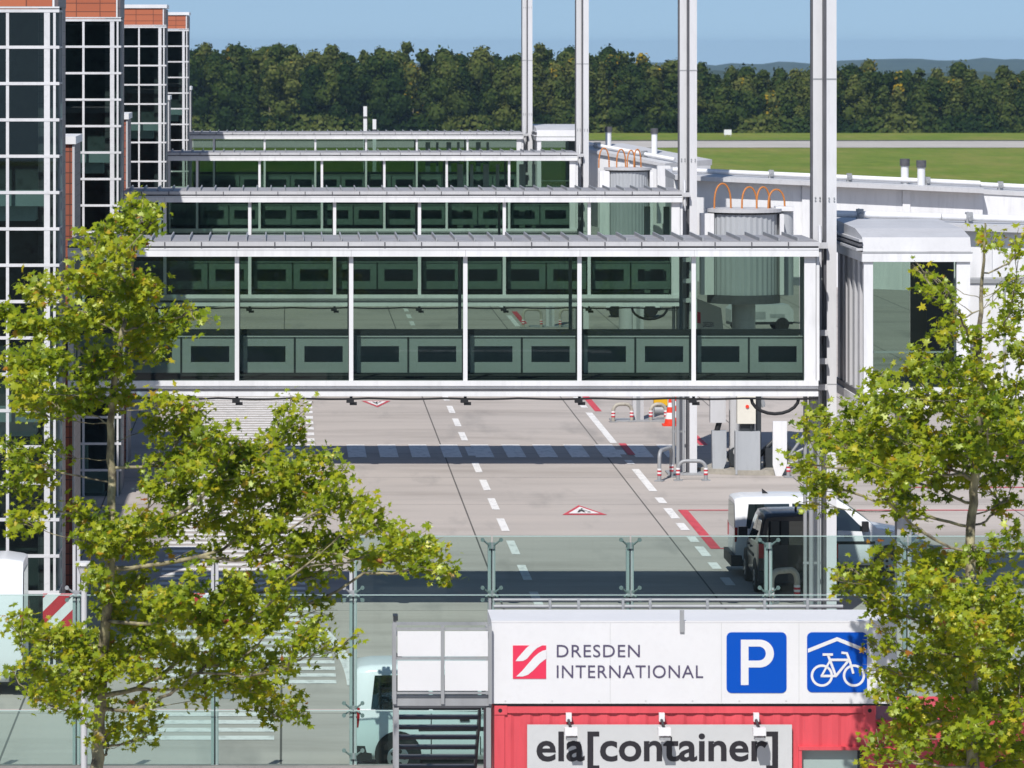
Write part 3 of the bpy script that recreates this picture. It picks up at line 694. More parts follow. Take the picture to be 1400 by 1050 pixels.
jb = thing('jet_bridge', 'white telescopic jet bridge with corrugated grey drum and orange hoses behind the closest mast', 'jet bridge', (13.1, 130, 0), 0, 'telescopic jet bridges')
def loc(mb): return mb
JX, JY = 13.1, 130.0
rotunda(jb, .05, 0, 1.0, 5.05, 7.36)
b = MB(); b.cyl((1.25, .3, 5.0), (1.25, .3, 7.42), .27, seg=18); b.box(.98, 1.52, -.05, .6, 7.43, 7.56, 1); b.build('service_duct', [M['cabinet'], M['white']], jb)
hoses(jb, 0, -.1, 7.5, [(-.55, .42, .72), (.22, .38, .62), (.62, .34, .62), (1.0, .42, .55)])
s1 = tunnel_section(jb, 'tunnel_section', -1.75, 7.3, 8.42, 8.02, 2.4, 5.4, 3.1, .42, [2.0, 4.95])
s2 = tunnel_section(jb, 'tunnel_section', 7.32, 15, 7.98, 7.60, 2.55, 5.25, 2.9, .04, [10.2])
vent(jb, 5.1, 3.0, 7.95, 8.86); vent(jb, 5.55, 2.75, 7.95, 8.82)
b = MB(); b.add([(-1.45, 1.5, 4.95), (-.45, 1.5, 4.55), (-.35, 1.5, 3.55), (-1.45, 1.5, 3.9)], [(0, 3, 2, 1)]); b.add([(-1.45, 1.53, 4.95), (-.45, 1.53, 4.55), (-.35, 1.53, 3.55), (-1.45, 1.53, 3.9)], [(0, 1, 2, 3)])
lp = b.build('logo_panel', M['white_clean'], jb)
b = MB(); b.quad((-1.33, 1.49, 4.15), (-1.05, 1.49, 4.1), (-1.05, 1.49, 4.42), (-1.33, 1.49, 4.5)); b.build('logo_square', M['signred'], lp)
text_mesh('lettering', 'DRESDEN\nINTERNATIONAL', (-.98, -.42, 3.78, 4.15), 1.488, M['signtext'], lp)
lg = MB(); lg.box(8.5, 8.8, 3.2, 3.6, .5, 4.9); lg.box(10.0, 10.3, 4.3, 4.7, .5, 4.9); lg.box(8.2, 10.6, 3.1, 4.9, .5, .8)
for xx in (8.5, 10.2):
    for yy in (3.0, 4.7): lg.cyl((xx, yy, .45), (xx, yy + .3, .45), .45, seg=20, m=1)
lg.build('drive_bogie', [M['lightgrey'], M['black']], jb)

jb3 = thing('jet_bridge', 'grey sided jet bridge with two black capped vents beside the third mast', 'jet bridge', (13.1, 176, 0), 0, 'telescopic jet bridges')
rotunda(jb3, -.15, -4.5, .82, 4.9, 7.42)
hoses(jb3, -.2, -4.6, 7.55, [(-.85, .34, .75), (-.2, .3, .7), (.18, .26, .66), (.42, .24, .7)])
pv = bpy.data.objects.new('tunnel', None); COL.objects.link(pv); pv.parent = jb3; pv.location = (-.95, 1.5, 0); pv.rotation_euler = (0, 0, R(-42))
t1 = tunnel_section(pv, 'tunnel_section', 0, 4.4, 8.25, 7.68, -1.2, 1.6, 3.0, .12, [2.4])
vent(jb3, -.45, 1.6, 8.2, 9.0); vent(jb3, 1.25, .3, 7.9, 8.96)
b = MB(); b.box(1.05, 1.55, -3.6, -3.2, 5.4, 7.6); b.box(1.75, 2.2, -3.6, -3.2, 5.4, 7.55); b.box(1.85, 2.1, -3.62, -3.601, 6.0, 7.3, 1); b.build('service_cabinet', [M['white'], M['black']], jb3)
jb1 = thing('jet_bridge', 'white jet bridge tunnel with grey door frame running off behind the near end cabin', 'jet bridge', (14.0, 98.8, 0), 0, 'telescopic jet bridges')
tunnel_section(jb1, 'tunnel_section', -2.0, .38, 8.38, 8.31, 0, 2.8, .6, .30, []); tunnel_section(jb1, 'tunnel_section', .4, 10, 8.309, 8.02, 0, 2.8, 3.4, .30, [1.2, 4.5])
b = MB(); b.box(.42, 3.2, -1.1, -.32, 4.5, 7.05); d = b.build('door_box', M['white'], jb1)
b = MB(); b.box(.55, .60, -1.13, -1.101, 4.6, 7.0); b.box(1.5, 1.55, -1.13, -1.101, 4.6, 7.0); b.box(.40, 3.25, -1.14, -.3, 7.055, 7.14); b.build('door_frame', M['midgrey'], d)
b = MB(); b.tube([(.38, -1.2, 4.4), (.38, -1.2, 8.0)], .04, 8); b.build('downpipe', M['darkgrey'], jb1)
b = MB(); b.box(5, 5.3, 1, 1.4, 0, 4.9); b.box(7, 7.3, 1, 1.4, 0, 4.9); b.build('support_leg', M['midgrey'], jb1)

# ------------------------------------------------------------------ equipment under the second bridge
def tape_sleeves(mb, pts, r):
    n = len(pts) - 1
    for k in range(n): mb.tube([pts[k], pts[k + 1]], r, 10, k % 2, True)
def hoop(label, loc_, rz, w, h, r=.055, mat='midgrey', name='guard_hoop'):
    root = thing(name, label, 'guard hoop', loc_, rz, 'tubular guard hoops on the apron')
    pts = [(-w / 2, 0, 0)] + [(-w / 2, 0, h - .22)]
    for k in range(1, 6): a = math.pi / 2 * k / 6; pts.append((-w / 2 + .22 * (1 - math.cos(a)), 0, h - .22 + .22 * math.sin(a)))
    pts.append((-w / 2 + .22, 0, h)); pts += [(-x, y, z) for x, y, z in pts[::-1]]
    b = MB(); b.tube(pts, r, 10); b.build('tube', M[mat], root)
    for sx in (-1, 1): t = MB(); tape_sleeves(t, [(sx * w / 2, 0, .16 + .05 * k) for k in range(5)], r + .006); t.build('hazard_tape', [M['redpaint'], M['white']], root)
    p = MB()
    for sx in (-1, 1): p.box(sx * w / 2 - .12, sx * w / 2 + .12, -.12, .12, .004, .03)
    p.build('foot_plate', M['midgrey'], root)
    return root
hoop('grey guard hoop standing left of the second mast foot, seen end on', (X(909, 127.2), 127.0, 0), R(70), 1.3, .85)
hoop('wide low grey guard hoop in front of the second mast foot', (X(946, 126.6), 126.6, 0), 0, .78, .55)
hoop('tan guard hoop left of the grey support column', (X(851, 146.3), 146.3, 0), R(12), .62, .58, .06, 'tan')
hoop('tan guard hoop under the yellow casing beside the traffic cone', (X(900, 146.5), 146.5, 0), R(8), .5, .56, .06, 'tan')
hoop('tan guard hoop at the foot of the closest mast', (X(1072, 98.9), 98.9, 0), R(35), .75, .7, .07, 'tan')
hoop('small guard hoop by the right hand white guard post', (X(1092, 127.6), 127.6, 0), R(10), .6, .45)
y_ = thing('hose_reel', 'yellow casing on a grey drum behind the tan guard hoop', 'reel', (X(903, 147.3), 147.3, 0))
b = MB(); b.box(-.22, .22, -.12, .2, .46, .68); b.build('casing', M['yellow'], y_)
b = MB(); b.cyl((-.2, 0, .30), (.2, 0, .30), .15, seg=16); b.box(-.26, -.21, -.1, .1, 0, .46); b.box(.21, .26, -.1, .1, 0, .46); b.build('drum', M['midgrey'], y_)
def support_column(Yc, label, h):
    root = thing('support_column', label, 'column', (X(872, 146.8), Yc, 0), 0, 'grey support columns between bridges')
    b = MB(); b.box(-.18, .18, -.18, .18, .05, h); b.box(-.06, .06, -.2, -.181, .05, h, 1); b.build('shaft', [M['lightgrey'], M['midgrey']], root)
    b = MB(); b.box(-.9, 1.0, -.5, .5, .004, .05); b.build('base_plate', M['midgrey'], root)
support_column(146.8, 'grey support column between two tan guard hoops, left of the traffic cone', 3.9)
support_column(195.7, 'more distant grey support column seen through the nearest bridge windows', 3.9)
hoop('far guard hoop left of the distant support column', (10.6, 195, 0), R(10), .8, .8, .06, 'tan')
hoop('far guard hoop right of the distant support column', (12.2, 195, 0), R(-10), .8, .8, .06, 'tan')
def cone(label, xc, Yc):
    root = thing('traffic_cone', label, 'traffic cone', (xc, Yc, 0), 0, 'traffic cones')
    b = MB(); zs = [.05, .22, .42, .60, .74, .88]
    for k in range(5):
        r0, r1 = [.19 - .155 * (z - .05) / .83 for z in (zs[k], zs[k + 1])]
        b.tube([(0, 0, zs[k]), (0, 0, zs[k + 1])], [r0, r1], 18, k % 2, k == 4)
    b.build('cone_body', [M['conered'], M['white']], root)
    b = MB(); b.box(-.25, .25, -.25, .25, .004, .055); b.build('cone_foot', M['conered'], root)
cone('red and white traffic cone standing by the tan guard hoop', 12.3, 144.9)
cone('second traffic cone half hidden behind the first', 12.52, 145.5)

cab = thing('control_cabinet', 'wide grey cabinet with a cream switch box above it, beside the rotunda column', 'cabinet', (X(1021, 128.5), 128.4, 0))
b = MB(); b.box(-.35, .35, -.2, .2, .02, 1.24); b.box(-.352, -.30, -.215, -.201, .02, 1.24); b.build('cabinet_body', M['cabinet'], cab)
b = MB(); b.box(-.30, .22, -.22, .1, 1.46, 2.45); sw = b.build('switch_box', M['cream'], cab)
b = MB(); b.cyl((-.02, -.22, 1.95), (-.02, -.25, 1.95), .05, seg=14); b.build('emergency_button', M['conered'], sw)
b = MB(); b.box(-.2, .2, -.1, .1, 1.242, 1.45); b.tube([(.1, -.12, 1.2), (.1, -.14, 1.5)], .04, 8); b.box(.26, .40, .0, .2, 0, 2.5); b.build('cable_neck', M['darksteel'], cab)
cab = thing('control_cabinet', 'narrow grey cabinet with a tapered foot, left of the cream switch box', 'cabinet', (X(981, 128.8), 128.8, 0))
b = MB(); b.prism([(-.15, 0), (.10, 0), (.24, .35), (.24, 1.22), (-.17, 1.22)], 'y', -.15, .15); b.build('cabinet_body', M['cabinet'], cab)
b = MB(); b.box(-.22, .22, -.15, .15, 1.45, 2.42); b.build('upper_box', M['lightgrey'], cab)
b = MB(); b.tube([(-.02, 0, 1.2), (.05, 0, 1.46)], .08, 8); b.tube([(-.9, .1, 2.0), (-.5, .05, 2.12), (-.22, 0, 2.1)], .03, 6); b.build('cable_neck', M['black'], cab)
gp = thing('guard_post', 'white pointed guard post right of the cabinets', 'post', (X(1066, 128), 128.0, 0))
b = MB(); b.prism([(-.12, 0), (.05, 0), (.2, .3), (.2, 1.55), (-.2, 1.55), (-.2, .3)], 'y', -.06, .06); b.build('post_body', M['white'], gp)
pl = MB(); pl.cyl((0, 0, 0.002), (0, 0, .14), 1.9, seg=48, smooth=False); pl = tag(pl.build('concrete_plinth', M['tan'], None, (X(1030, 129.6), 130.0, 0)), 'low round concrete plinth under the rotunda column and cabinets', 'plinth')
wk = thing('machine_unit', 'dark machinery with pipes beside the rotunda column', 'machinery', (X(1050, 129.6), 129.2, .142))
b = MB(); b.box(-.15, .5, -.2, .3, 0, .55); b.tube([(-.3, .1, .3), (.1, -.1, .75), (.6, .1, .5)], .08, 8); b.cyl((-.9, -.2, .3), (-.9, .2, .3), .3, seg=18); b.build('pump', M['darksteel'], wk)
b = MB(); b.cyl((-.95, -.32, .45), (-.95, -.22, .45), .12, seg=14); b.cyl((-1.0, .1, .0), (-1.0, .1, 2.2), .15, seg=14); b.build('pipe_end', M['lightgrey'], wk)
b = MB()
for xo, rr_ in ((-.55, .42), (-.45, .30)): b.tube([(xo + rr_ * math.cos(a), .05, 1.55 + rr_ * 1.5 * math.sin(a)) for a in [R(20 + 16 * k) for k in range(11)]], .05, 8)
b.tube([(-1.6, .1, 1.75), (-1.1, .1, 2.0), (-.9, .1, 2.3)], .035, 8); b.tube([(.5, .1, .2), (1.2, .0, 1.2), (2.0, 0, 1.5)], .04, 8); b.tube([(.4, .1, .2), (1.3, .0, .7), (2.1, 0, .95)], .035, 8)
b.build('cable_arch', M['midgrey'], wk)

def trailer(label, xc, Yc, w, h, mat, rz):
    root = thing('service_trailer', label, 'trailer', (xc, Yc, 0), rz, 'service trailers beyond the bridges')
    b = MB(); b.prism([(-w / 2, .42), (w / 2, .42), (w / 2, h - .25), (w / 2 - .2, h), (-w / 2 + .2, h), (-w / 2, h - .2)], 'y', -.6, .6); bd_ = b.build('trailer_body', mat, root)
    b = MB(); b.box(-w * .3, w * .05, -.62, -.601, .55, h - .3); b.box(w * .12, w * .36, -.615, -.601, .6, h - .4); b.build('louvre_door', M['midgrey'], bd_)
    for sx in (-1, 1):
        for sy in (-1, 1):
            b = MB(); b.cyl((sx * w * .32, sy * .48, .3), (sx * w * .32, sy * .62, .3), .3, seg=18); b.build('wheel', M['black'], root)
    b = MB(); b.box(-w / 2, w / 2, -.5, .5, .3, .419); b.tube([(w / 2, 0, .36), (w / 2 + .9, 0, .3)], .04, 6); b.build('tow_bar', M['darkgrey'], root)
trailer('low grey service trailer far beyond the second bridge, right of the corrugated drum column', 20.2, 193, 2.7, 1.15, M['lightgrey'], R(6))
trailer('white service trailer far beyond the second bridge, near the distant support column', 15.6, 203, 2.4, 1.25, M['white'], R(-8))
vp = thing('vent_stack', 'pair of white vent stacks rising behind the most distant bridge', 'vent stack', (X(502, 226), 226, 0))
for dx, zt in ((-.1, 9.15), (.36, 8.5)):
    b = MB(); b.box(dx - .09, dx + .09, -.1, .1, 0, zt); b.box(dx - .095, dx + .095, -.105, .105, zt - .62, zt - .5, 1); b.build('stack', [M['white'], M['darkgrey']], vp)

# ------------------------------------------------------------------ vans
def make_van(name, label, L, H, W, paint_m, loc_, rz, group, lights=True, tall=False):
    root = thing(name, label, 'van', loc_, rz, group)
    zb = .27; bl = .57 * H
    st = [(0.0, .95 * H, .955), (.012, .975 * H, .975), (.06, .992 * H, .99), (.25, H, 1), (.46, .99 * H, 1), (.53, .965 * H, 1), (.58, .90 * H, 1), (.70, .68 * H, .99), (.735, .61 * H, .985), (.93, .53 * H, .94), (.99, .42 * H, .86), (1.0, .36 * H, .80)]
    if tall: st = [(0, .975 * H, .97), (.012, .985 * H, .98), (.06, H, 1), (.5, H, 1), (.72, .985 * H, 1), (.78, .9 * H, 1), (.90, .52 * H, .97), (.93, .48 * H, .96), (.985, .40 * H, .9), (1.0, .34 * H, .84)]; bl = .46 * H
    def ring(zt, ws):
        w = W / 2 * ws; b_ = min(bl, zt - .12); k = max(0, min(1, (zt - b_) / (H - bl)))
        rd = .10 * min(1, k + .25); wr = w - .02 - .13 * k
        return [(w - .06, zb), (w - .005, zb + .12), (w, (zb + b_) / 2 + .05), (w - .015, b_), (wr, zt - rd), (wr - rd * .45, zt - rd * .22), (wr - .22, zt), (0, zt + .012)]
    vs = []; n = None
    for fx, zt, ws in st:
        half = ring(zt, ws); full = [(x_, z) for x_, z in half] + [(-x_, z) for x_, z in half[-2::-1]]
        n = len(full); vs += [(fx * L - L / 2, w, z) for w, z in full]
    b = MB(); fs = [(i * n + k, (i + 1) * n + k, (i + 1) * n + k + 1, i * n + k + 1) for i in range(len(st) - 1) for k in range(n - 1)]
    fs += [(i * n + n - 1, (i + 1) * n + n - 1, (i + 1) * n, i * n) for i in range(len(st) - 1)]
    b.add(vs, fs, 0, True); b.add(vs[:n], [tuple(range(n))], 0); b.add(vs[-n:], [tuple(range(n - 1, -1, -1))], 0)
    body = b.build('body', paint_m, root)
    def prof(fx):
        for (a, za, wa), (c, zc, wc) in zip(st, st[1:]):
            if fx <= c:
                t = (fx - a) / (c - a); return za + (zc - za) * t, wa + (wc - wa) * t
    def side(fx, v, s, off=.008):
        zt, ws = prof(fx); r = ring(zt, ws); (w0, z0), (w1, z1) = r[3], r[4]
        return (fx * L - L / 2, s * (w0 + (w1 - w0) * v + off), z0 + (z1 - z0) * v)
    def side_low(fx, z, s, off=.008): return (fx * L - L / 2, s * (W / 2 * prof(fx)[1] + off), z)
    for s in (-1, 1):
        wins = [[(.055, .10), (.28, .08), (.28, .92), (.07, .92)], [(.295, .07), (.47, .05), (.47, .93), (.295, .93)], [(.485, .05), (.685, .02), (.635, .5), (.565, .9), (.485, .92)]]
        if tall: wins = [[(.70, .05), (.86, .0), (.80, .6), (.70, .6)]]
        for wn_ in wins:
            # densify so it follows the side
            q = MB(); pts = [side(fx, v, s) for fx, v in wn_]; q.poly(pts if s < 0 else pts[::-1]); q.build('side_window', M['carglass'], body)
        q = MB(); z = .46 * H * .9
        q.poly([side_low(.24 if not tall else .25, .45 * H, s), side_low(.72, .45 * H, s), side_low(.72, .45 * H - .07, s), side_low(.24 if not tall else .25, .45 * H - .07, s)][::(-1 if s < 0 else 1)]); q.build('rub_strip', M['trim'], body)
        q = MB()
        for fx in (.287, .478):
            q.poly([side_low(fx, .36, s, .006), side_low(fx + .004, .36, s, .006), side(fx + .004, .0, s, .006), side(fx, .0, s, .006)][::(1 if s < 0 else -1)])
        for fx in (.40, .56): q.box(fx * L - L / 2, fx * L - L / 2 + .16, *sorted((s * (W / 2 - .01), s * (W / 2 + .02))), bl - .12, bl - .08)
        q.build('door_seam', M['trim'], body)
        for fx in (.16, .80):
            q = MB(); y0_ = s * (W / 2 - .12); q.cyl((fx * L - L / 2, s * (W / 2 - .3), .36), (fx * L - L / 2, s * (W / 2 + .006), .36), .39, seg=28); q.build('wheel_arch', M['trim'], body)
            q = MB(); q.cyl((fx * L - L / 2, s * (W / 2 - .18), .31), (fx * L - L / 2, s * (W / 2 + .012), .31), .31, seg=28); wh = q.build('wheel', M['black'], root)
            q = MB(); q.cyl((fx * L - L / 2, s * (W / 2 + .0), .31), (fx * L - L / 2, s * (W / 2 + .022), .31), .20, .17, seg=20)
            for k in range(5):
                a = k * 1.2566; q.cyl((fx * L - L / 2 + .11 * math.cos(a), s * (W / 2 + .02), .31 + .11 * math.sin(a)), (fx * L - L / 2 + .11 * math.cos(a), s * (W / 2 + .026), .31 + .11 * math.sin(a)), .035, seg=8, m=1)
            q.build('rim', [M['rim'], M['black']], wh)
        q = MB(); q.box(-L / 2 - .015, -L / 2 + .05, *sorted((s * (W / 2 - .035), s * (W / 2 - .15))), .44 * H, .62 * H, 0)
        if lights: q.build('tail_lamp', M['taillight'], body)
        q = MB(); q.box(.15 * L if not tall else .245 * L, (.15 if not tall else .245) * L + .14, *sorted((s * (W / 2 + .0), s * (W / 2 + .2))), bl + .02, bl + .24); q.build('wing_mirror', M['trim'], body)
        q = MB(); q.box(L / 2 - .22, L / 2 - .05, *sorted((s * (W / 2 - .1), s * (W / 2 - .34))), .36 * H, .44 * H); q.build('headlight', M['rim'], body)
    q = MB(); w = W / 2 * .82
    q.poly([(-L / 2 - .012, -w, bl + .06), (-L / 2 - .012, -w * .86, .90 * H), (-L / 2 - .012, w * .86, .90 * H), (-L / 2 - .012, w, bl + .06)]); q.build('rear_window', M['carglass'], body)
    a, c = (.535, .70) if not tall else (.785, .895)
    za, zc = prof(a)[0], prof(c)[0]; q = MB()
    q.poly([(a * L - L / 2 + .02, -W / 2 * .76, za + .02), (c * L - L / 2 + .02, -W / 2 * .88, zc + .02), (c * L - L / 2 + .02, W / 2 * .88, zc + .02), (a * L - L / 2 + .02, W / 2 * .76, za + .02)]); q.build('windscreen', M['carglass'], body)
    q = MB(); q.box(-L / 2 - .10, -L / 2 + .25, -W / 2 + .02, W / 2 - .02, .25, .50); q.box(L / 2 - .3, L / 2 + .06, -W / 2 + .14, W / 2 - .14, .22, .44); q.box(-.30 * L, .30 * L, -W / 2 + .1, W / 2 - .1, .20, .30); q.build('bumper', M['trim'], body)
    q = MB(); q.prism([(-.05, 0), (.10, 0), (-.06, .12)], 'y', -.02, .02); q.v = [(x - L * .33, y, z + H + .0) for x, y, z in q.v]; q.build('roof_antenna', M['black'], body)
    return root
make_van('parked_van', 'white small van parked in the bridge shadow behind the closest mast', 4.45, 1.83, 1.79, M['vanwhite'], (10.30 + 2.22, 104.5, 0), 0, 'vans parked on the apron')
make_van('parked_van', 'short black van with a dark rear window, left of the closest mast foot', 3.2, 1.80, 1.84, M['vanblack'], (11.38, 101.9 + .15, 0), R(90), 'vans parked on the apron')
make_van('parked_van', 'white small van behind the stairs and glass fence', 4.3, 1.83, 1.79, M['vanwhite'], (1.17 + 2.15, 76.3, 0), 0, 'vans parked on the apron')
make_van('parked_van', 'tall white delivery van at the left edge beside the terminal glass', 5.6, 2.55, 2.0, M['vanwhite'], (-4.95 - 2.8, 85.6, 0), R(180), 'vans parked on the apron', True, True)

def barrier(label, xc, Yc, z0, z1, w):
    root = thing('barrier_board', label, 'barrier', (xc, Yc, 0), 0, 'striped barrier boards')
    b = MB(); b.box(-w / 2, w / 2, 0, .03, z0, z1); bd = b.build('board', M['white'], root)
    s = MB(); h = z1 - z0; pitch = .52; k = -3
    while k * pitch < w + h:
        a = -w / 2 + k * pitch; P = [(a, z0), (a + .27, z0), (a + .27 + h, z1), (a + h, z1)]
        # clip to the board in x
        def clip(P, lim, sgn):
            out = []
            for (x1, y1), (x2, y2) in zip(P, P[1:] + P[:1]):
                i1, i2 = sgn * x1 <= sgn * lim, sgn * x2 <= sgn * lim
                if i1: out.append((x1, y1))
                if i1 != i2: t = (lim - x1) / (x2 - x1); out.append((lim, y1 + (y2 - y1) * t))
            return out
        P = clip(clip(P, w / 2, 1), -w / 2, -1)
        if len(P) > 2: s.poly([(x, -.003, z) for x, z in P])
        k += 1
    s.build('red_stripes', M['redpaint'], bd)
    l = MB(); l.box(-w / 2 + .05, -w / 2 + .10, .031, .08, 0, z1 - .03); l.box(w / 2 - .10, w / 2 - .05, .031, .08, 0, z1 - .03); l.box(-w / 2 - .05, w / 2 + .05, -.2, .35, 0.004, .09); l.build('stand', M['midgrey'], root)
barrier('red and white striped barrier board in front of the terminal corner', X(84, 85.2), 85.2, 1.0, 1.86, .7)
barrier('striped barrier board half hidden by the left tree foliage', X(285, 84.5), 84.5, 1.35, 1.95, .8)

# ------------------------------------------------------------------ glass fence
FY = 73.5
wl = MB(); wl.box(-40, 60, FY - .25, FY + .2, 0, .475); tag(wl.build('parapet_wall', M['wallconcrete']), 'low concrete wall carrying the glass security fence', 'wall')
fence = thing('glass_fence', 'tall pale green glass security fence on steel posts with spider fittings', 'fence', (1.083, FY, .476))
FO = (1.083, FY, .476)
for k in range(-5, 9):
    x = 1.083 + 2.256 * k; right = k >= 0; zt = 4.13
    p = MB(); p.box(x - .06, x - .012, FY + .10, FY + .22, .476, zt - .06); p.box(x + .012, x + .06, FY + .10, FY + .22, .476, zt - .06); p.box(x - .011, x + .011, FY + .13, FY + .19, .476, zt - .08, 1)
    po = w2l(p, FO).build('fence_post', [M['lightgrey'], M['darkgrey']], fence)
    s = MB()
    for zc in (4.05, 3.27, 1.39, .62):
        if (zc > 4 or zc < 2) and not right: continue
        for sx in (-1, 1):
            for sz in ((1,) if zc > 4 else ((-1, 1) if zc > 1 else (1,))):
                a = (x + sx * .03, FY + .09, zc); b_ = (x + sx * .15, FY + .03, zc + sz * .10)
                s.tube([a, b_], [.02, .013], 6); s.cyl((b_[0], FY + .008, b_[2]), (b_[0], FY + .05, b_[2]), .033, seg=12)
        s.box(x - .05, x + .05, FY + .07, FY + .10, zc - .05, zc + .05)
    w2l(s, FO).build('spider_fitting', M['midgrey'], po)
    if k < 8:
        zs = [(.50, 1.38), (1.40, 3.262)] + ([(3.28, 4.22)] if right else [])
        for za, zb_ in zs:
            q = MB(); q.box(x + .012, x + 2.244, FY - .008, FY + .006, za, zb_ - .014); q.box(x + .012, x + 2.244, FY - .009, FY + .007, zb_ - .013, zb_, 1); w2l(q, FO).build('glass_panel', [M['frostglass'] if (k < -1 and za < 1) else M['fenceglass'], M['glassedge']], fence)

# ------------------------------------------------------------------ street lamp
lp = thing('street_lamp', 'slim pale lamp post with a flat cap in front of the glass fence', 'street lamp', (X(115, 66), 66, 0))
b = MB(); b.cyl((0, 0, 0), (0, 0, Z(790, 66)), .05, .042, 16); b.build('lamp_pole', M['lightgrey'], lp)
zc = Z(768, 66); b = MB(); b.cyl((0, 0, zc - .22), (0, 0, zc - .05), .05, .11, 16, 1); b.cyl((0, 0, zc - .05), (0, 0, zc), .13, .13, 20); b.build('lamp_head', [M['white'], M['lightgrey']], lp)

# ------------------------------------------------------------------ container with signs
CY = 65.7; CX0, CX1 = 3.02, 8.565
def container(label, x0, x1, y, h, depth, sign):
    root = thing('shipping_container', label, 'container', ((x0 + x1) / 2, y, 0), 0, None); W = x1 - x0; hw = W / 2
    f = MB(); f.box(-hw, -hw + .15, 0, .15, 0, h); f.box(hw - .15, hw, 0, .15, 0, h); f.box(-hw + .151, hw - .151, -.0, .12, h - .10, h - .002); f.box(-hw + .151, hw - .151, 0, .12, 0, .16)
    f.box(-hw, hw, depth - .12, depth, 0, h); f.box(-hw, -hw + .08, .151, depth - .121, 0, h); f.box(hw - .08, hw, .151, depth - .121, 0, h); f.box(-hw + .09, hw - .09, .13, depth - .13, h - .06, h - .012)
    for sx in (-1, 1):
        f.box(sx * (hw - .09) - .095, sx * (hw - .09) + .095, -.012, .16, h - .12, h + .01)
        f.cyl((sx * (hw - .085), -.0135, h - .06), (sx * (hw - .085), -.0125, h - .06), .03, seg=12, m=1)
    fr = f.build('frame', [M['red'], M['black']], root)
    # corrugated front sheet, with an opening for the window
    pts = []; x = -hw + .15; k = 0
    prof_ = [(0, .022), (.09, .022), (.14, .042), (.22, .042)]
    while x < hw - .15:
        for dx, dy in prof_:
            if x + dx < hw - .15: pts.append((x + dx, dy))
        x += .28
    pts.append((hw - .15, .02)); wx0, wx1 = (1.70, 2.52) if sign else (99, 99)
    c = MB()
    for (xa, ya), (xb, yb) in zip(pts, pts[1:]):
        z0 = .16
        if xb > wx0 and xa < wx1: c.quad((xa, ya, 1.95), (xb, yb, 1.95), (xb, yb, h - .11), (xa, ya, h - .11))
        else: c.quad((xa, ya, z0), (xb, yb, z0), (xb, yb, h - .11), (xa, ya, h - .11))
    c.build('corrugated_wall', M['red'], root)
    if sign:
        w = MB(); w.box(wx0 - .05, wx0, -.02, .09, .5, 1.95); w.box(wx1, wx1 + .05, -.02, .09, .5, 1.95, 1); w.box(wx0 - .05, wx1 + .05, -.03, .09, 1.951, 2.0); wn_ = w.build('window', [M['red'], M['black']], root)
        q = MB(); q.quad((wx0, .03, .5), (wx1, .03, .5), (wx1, .03, 1.95), (wx0, .03, 1.95)); q.build('window_pane', M['fenceglass'], wn_)
        q = MB(); q.box(wx0, wx1, .10, .12, .5, 1.95); q.build('pane_backing', M['boardgrey'], wn_)  # flat pale sheet just behind the window pane
    return root
cont = container('red shipping container with a grey lettered board, under the big white sign', CX0, CX1, CY, 2.585, 2.44, True)
ccx = (CX0 + CX1) / 2
c2 = container('second red shipping container half hidden by the right tree', 8.60, 11.4, CY + .55, 2.30, 2.44, False)
def sx_(px, Yd=CY): return X(px, Yd) - ccx
bd = MB(); bd.box(sx_(720.5), sx_(1082), -.075, -.035, 1.25, Z(990, CY)); bd = bd.build('sign_board', M['boardgrey'], cont)
text_mesh('lettering', 'ela[container]', (sx_(733), sx_(1063), Z(1052, CY), Z(999, CY)), -.079, M['blacktext'], bd, bold=.020)
for px in (778, 905, 1034):
    x = sx_(px); l = MB(); l.cyl((x - .02, -.02, 2.43), (x, -.34, 2.33), .022, seg=8, m=1); l.box(x - .05, x + .03, -.12, -.02, 2.38, 2.50)
    l.box(x - .085, x + .095, -.42, -.28, 2.22, 2.33); l.box(x - .06, x + .09, -.42, -.24, 2.15, 2.19, 2); l.box(x + .085, x + .10, -.34, -.30, 2.17, 2.24, 1)
    l.build('floodlight', [M['white'], M['darksteel'], M['midgrey']], cont)

sg = thing('roof_sign', 'long white box sign with red logo and two blue pictograms on the container', 'sign', (ccx, CY, 2.6))
SY = -.03; z0, z1 = Z(962, CY + SY) - 2.6, Z(849, CY + SY) - 2.6; xa, xb = sx_(672), sx_(1226)
b = MB(); b.box(xa, xb, SY, 1.32, max(.02, z0), z1 - .004)
b.box(xa - .004, xb + .004, SY - .004, SY + .02, z1 - .02, z1 + .002)
for px in (834, 986, 1092): b.box(sx_(px) - .0035, sx_(px) + .0035, SY - .003, SY - .0005, max(.03, z0) + .02, z1 - .03, 1)
for k in range(9): b.cyl((xa + .2 + k * .68, SY - .006, max(.03, z0) + .04), (xa + .2 + k * .68, SY - .0005, max(.03, z0) + .04), .012, seg=8, m=1)
b.build('sign_box', [M['white_clean'], M['boardgrey']], sg)
b = MB(); b.box(xa + .05, xb - .1, SY + .04, 1.2, -.012, .018); b.build('sign_base', M['darksteel'], sg)
b = MB(); b.box(sx_(929), sx_(935), SY - .03, SY - .006, z1 - .16, z1 + .16)
b.tube([(xa + .1, 1.5, z1 + .02), (xb - .6, 1.5, z1 + .02)], .03, 8); b.tube([(xa + .1, 1.5, z1 + .12), (xb - .6, 1.5, z1 + .12)], .022, 8)
for px in (676, 760, 800, 862, 900, 980, 1060, 1120): b.box(sx_(px) - .02, sx_(px) + .02, 1.46, 1.54, 0, z1 + .14)
b.build('top_rail', M['midgrey'], sg)
ys = SY - .008
def zz(py): return Z(py, CY) - 2.6
lg = MB(); LX0, LX1, LZ0, LZ1 = sx_(701), sx_(746.5), zz(927.5), zz(882)
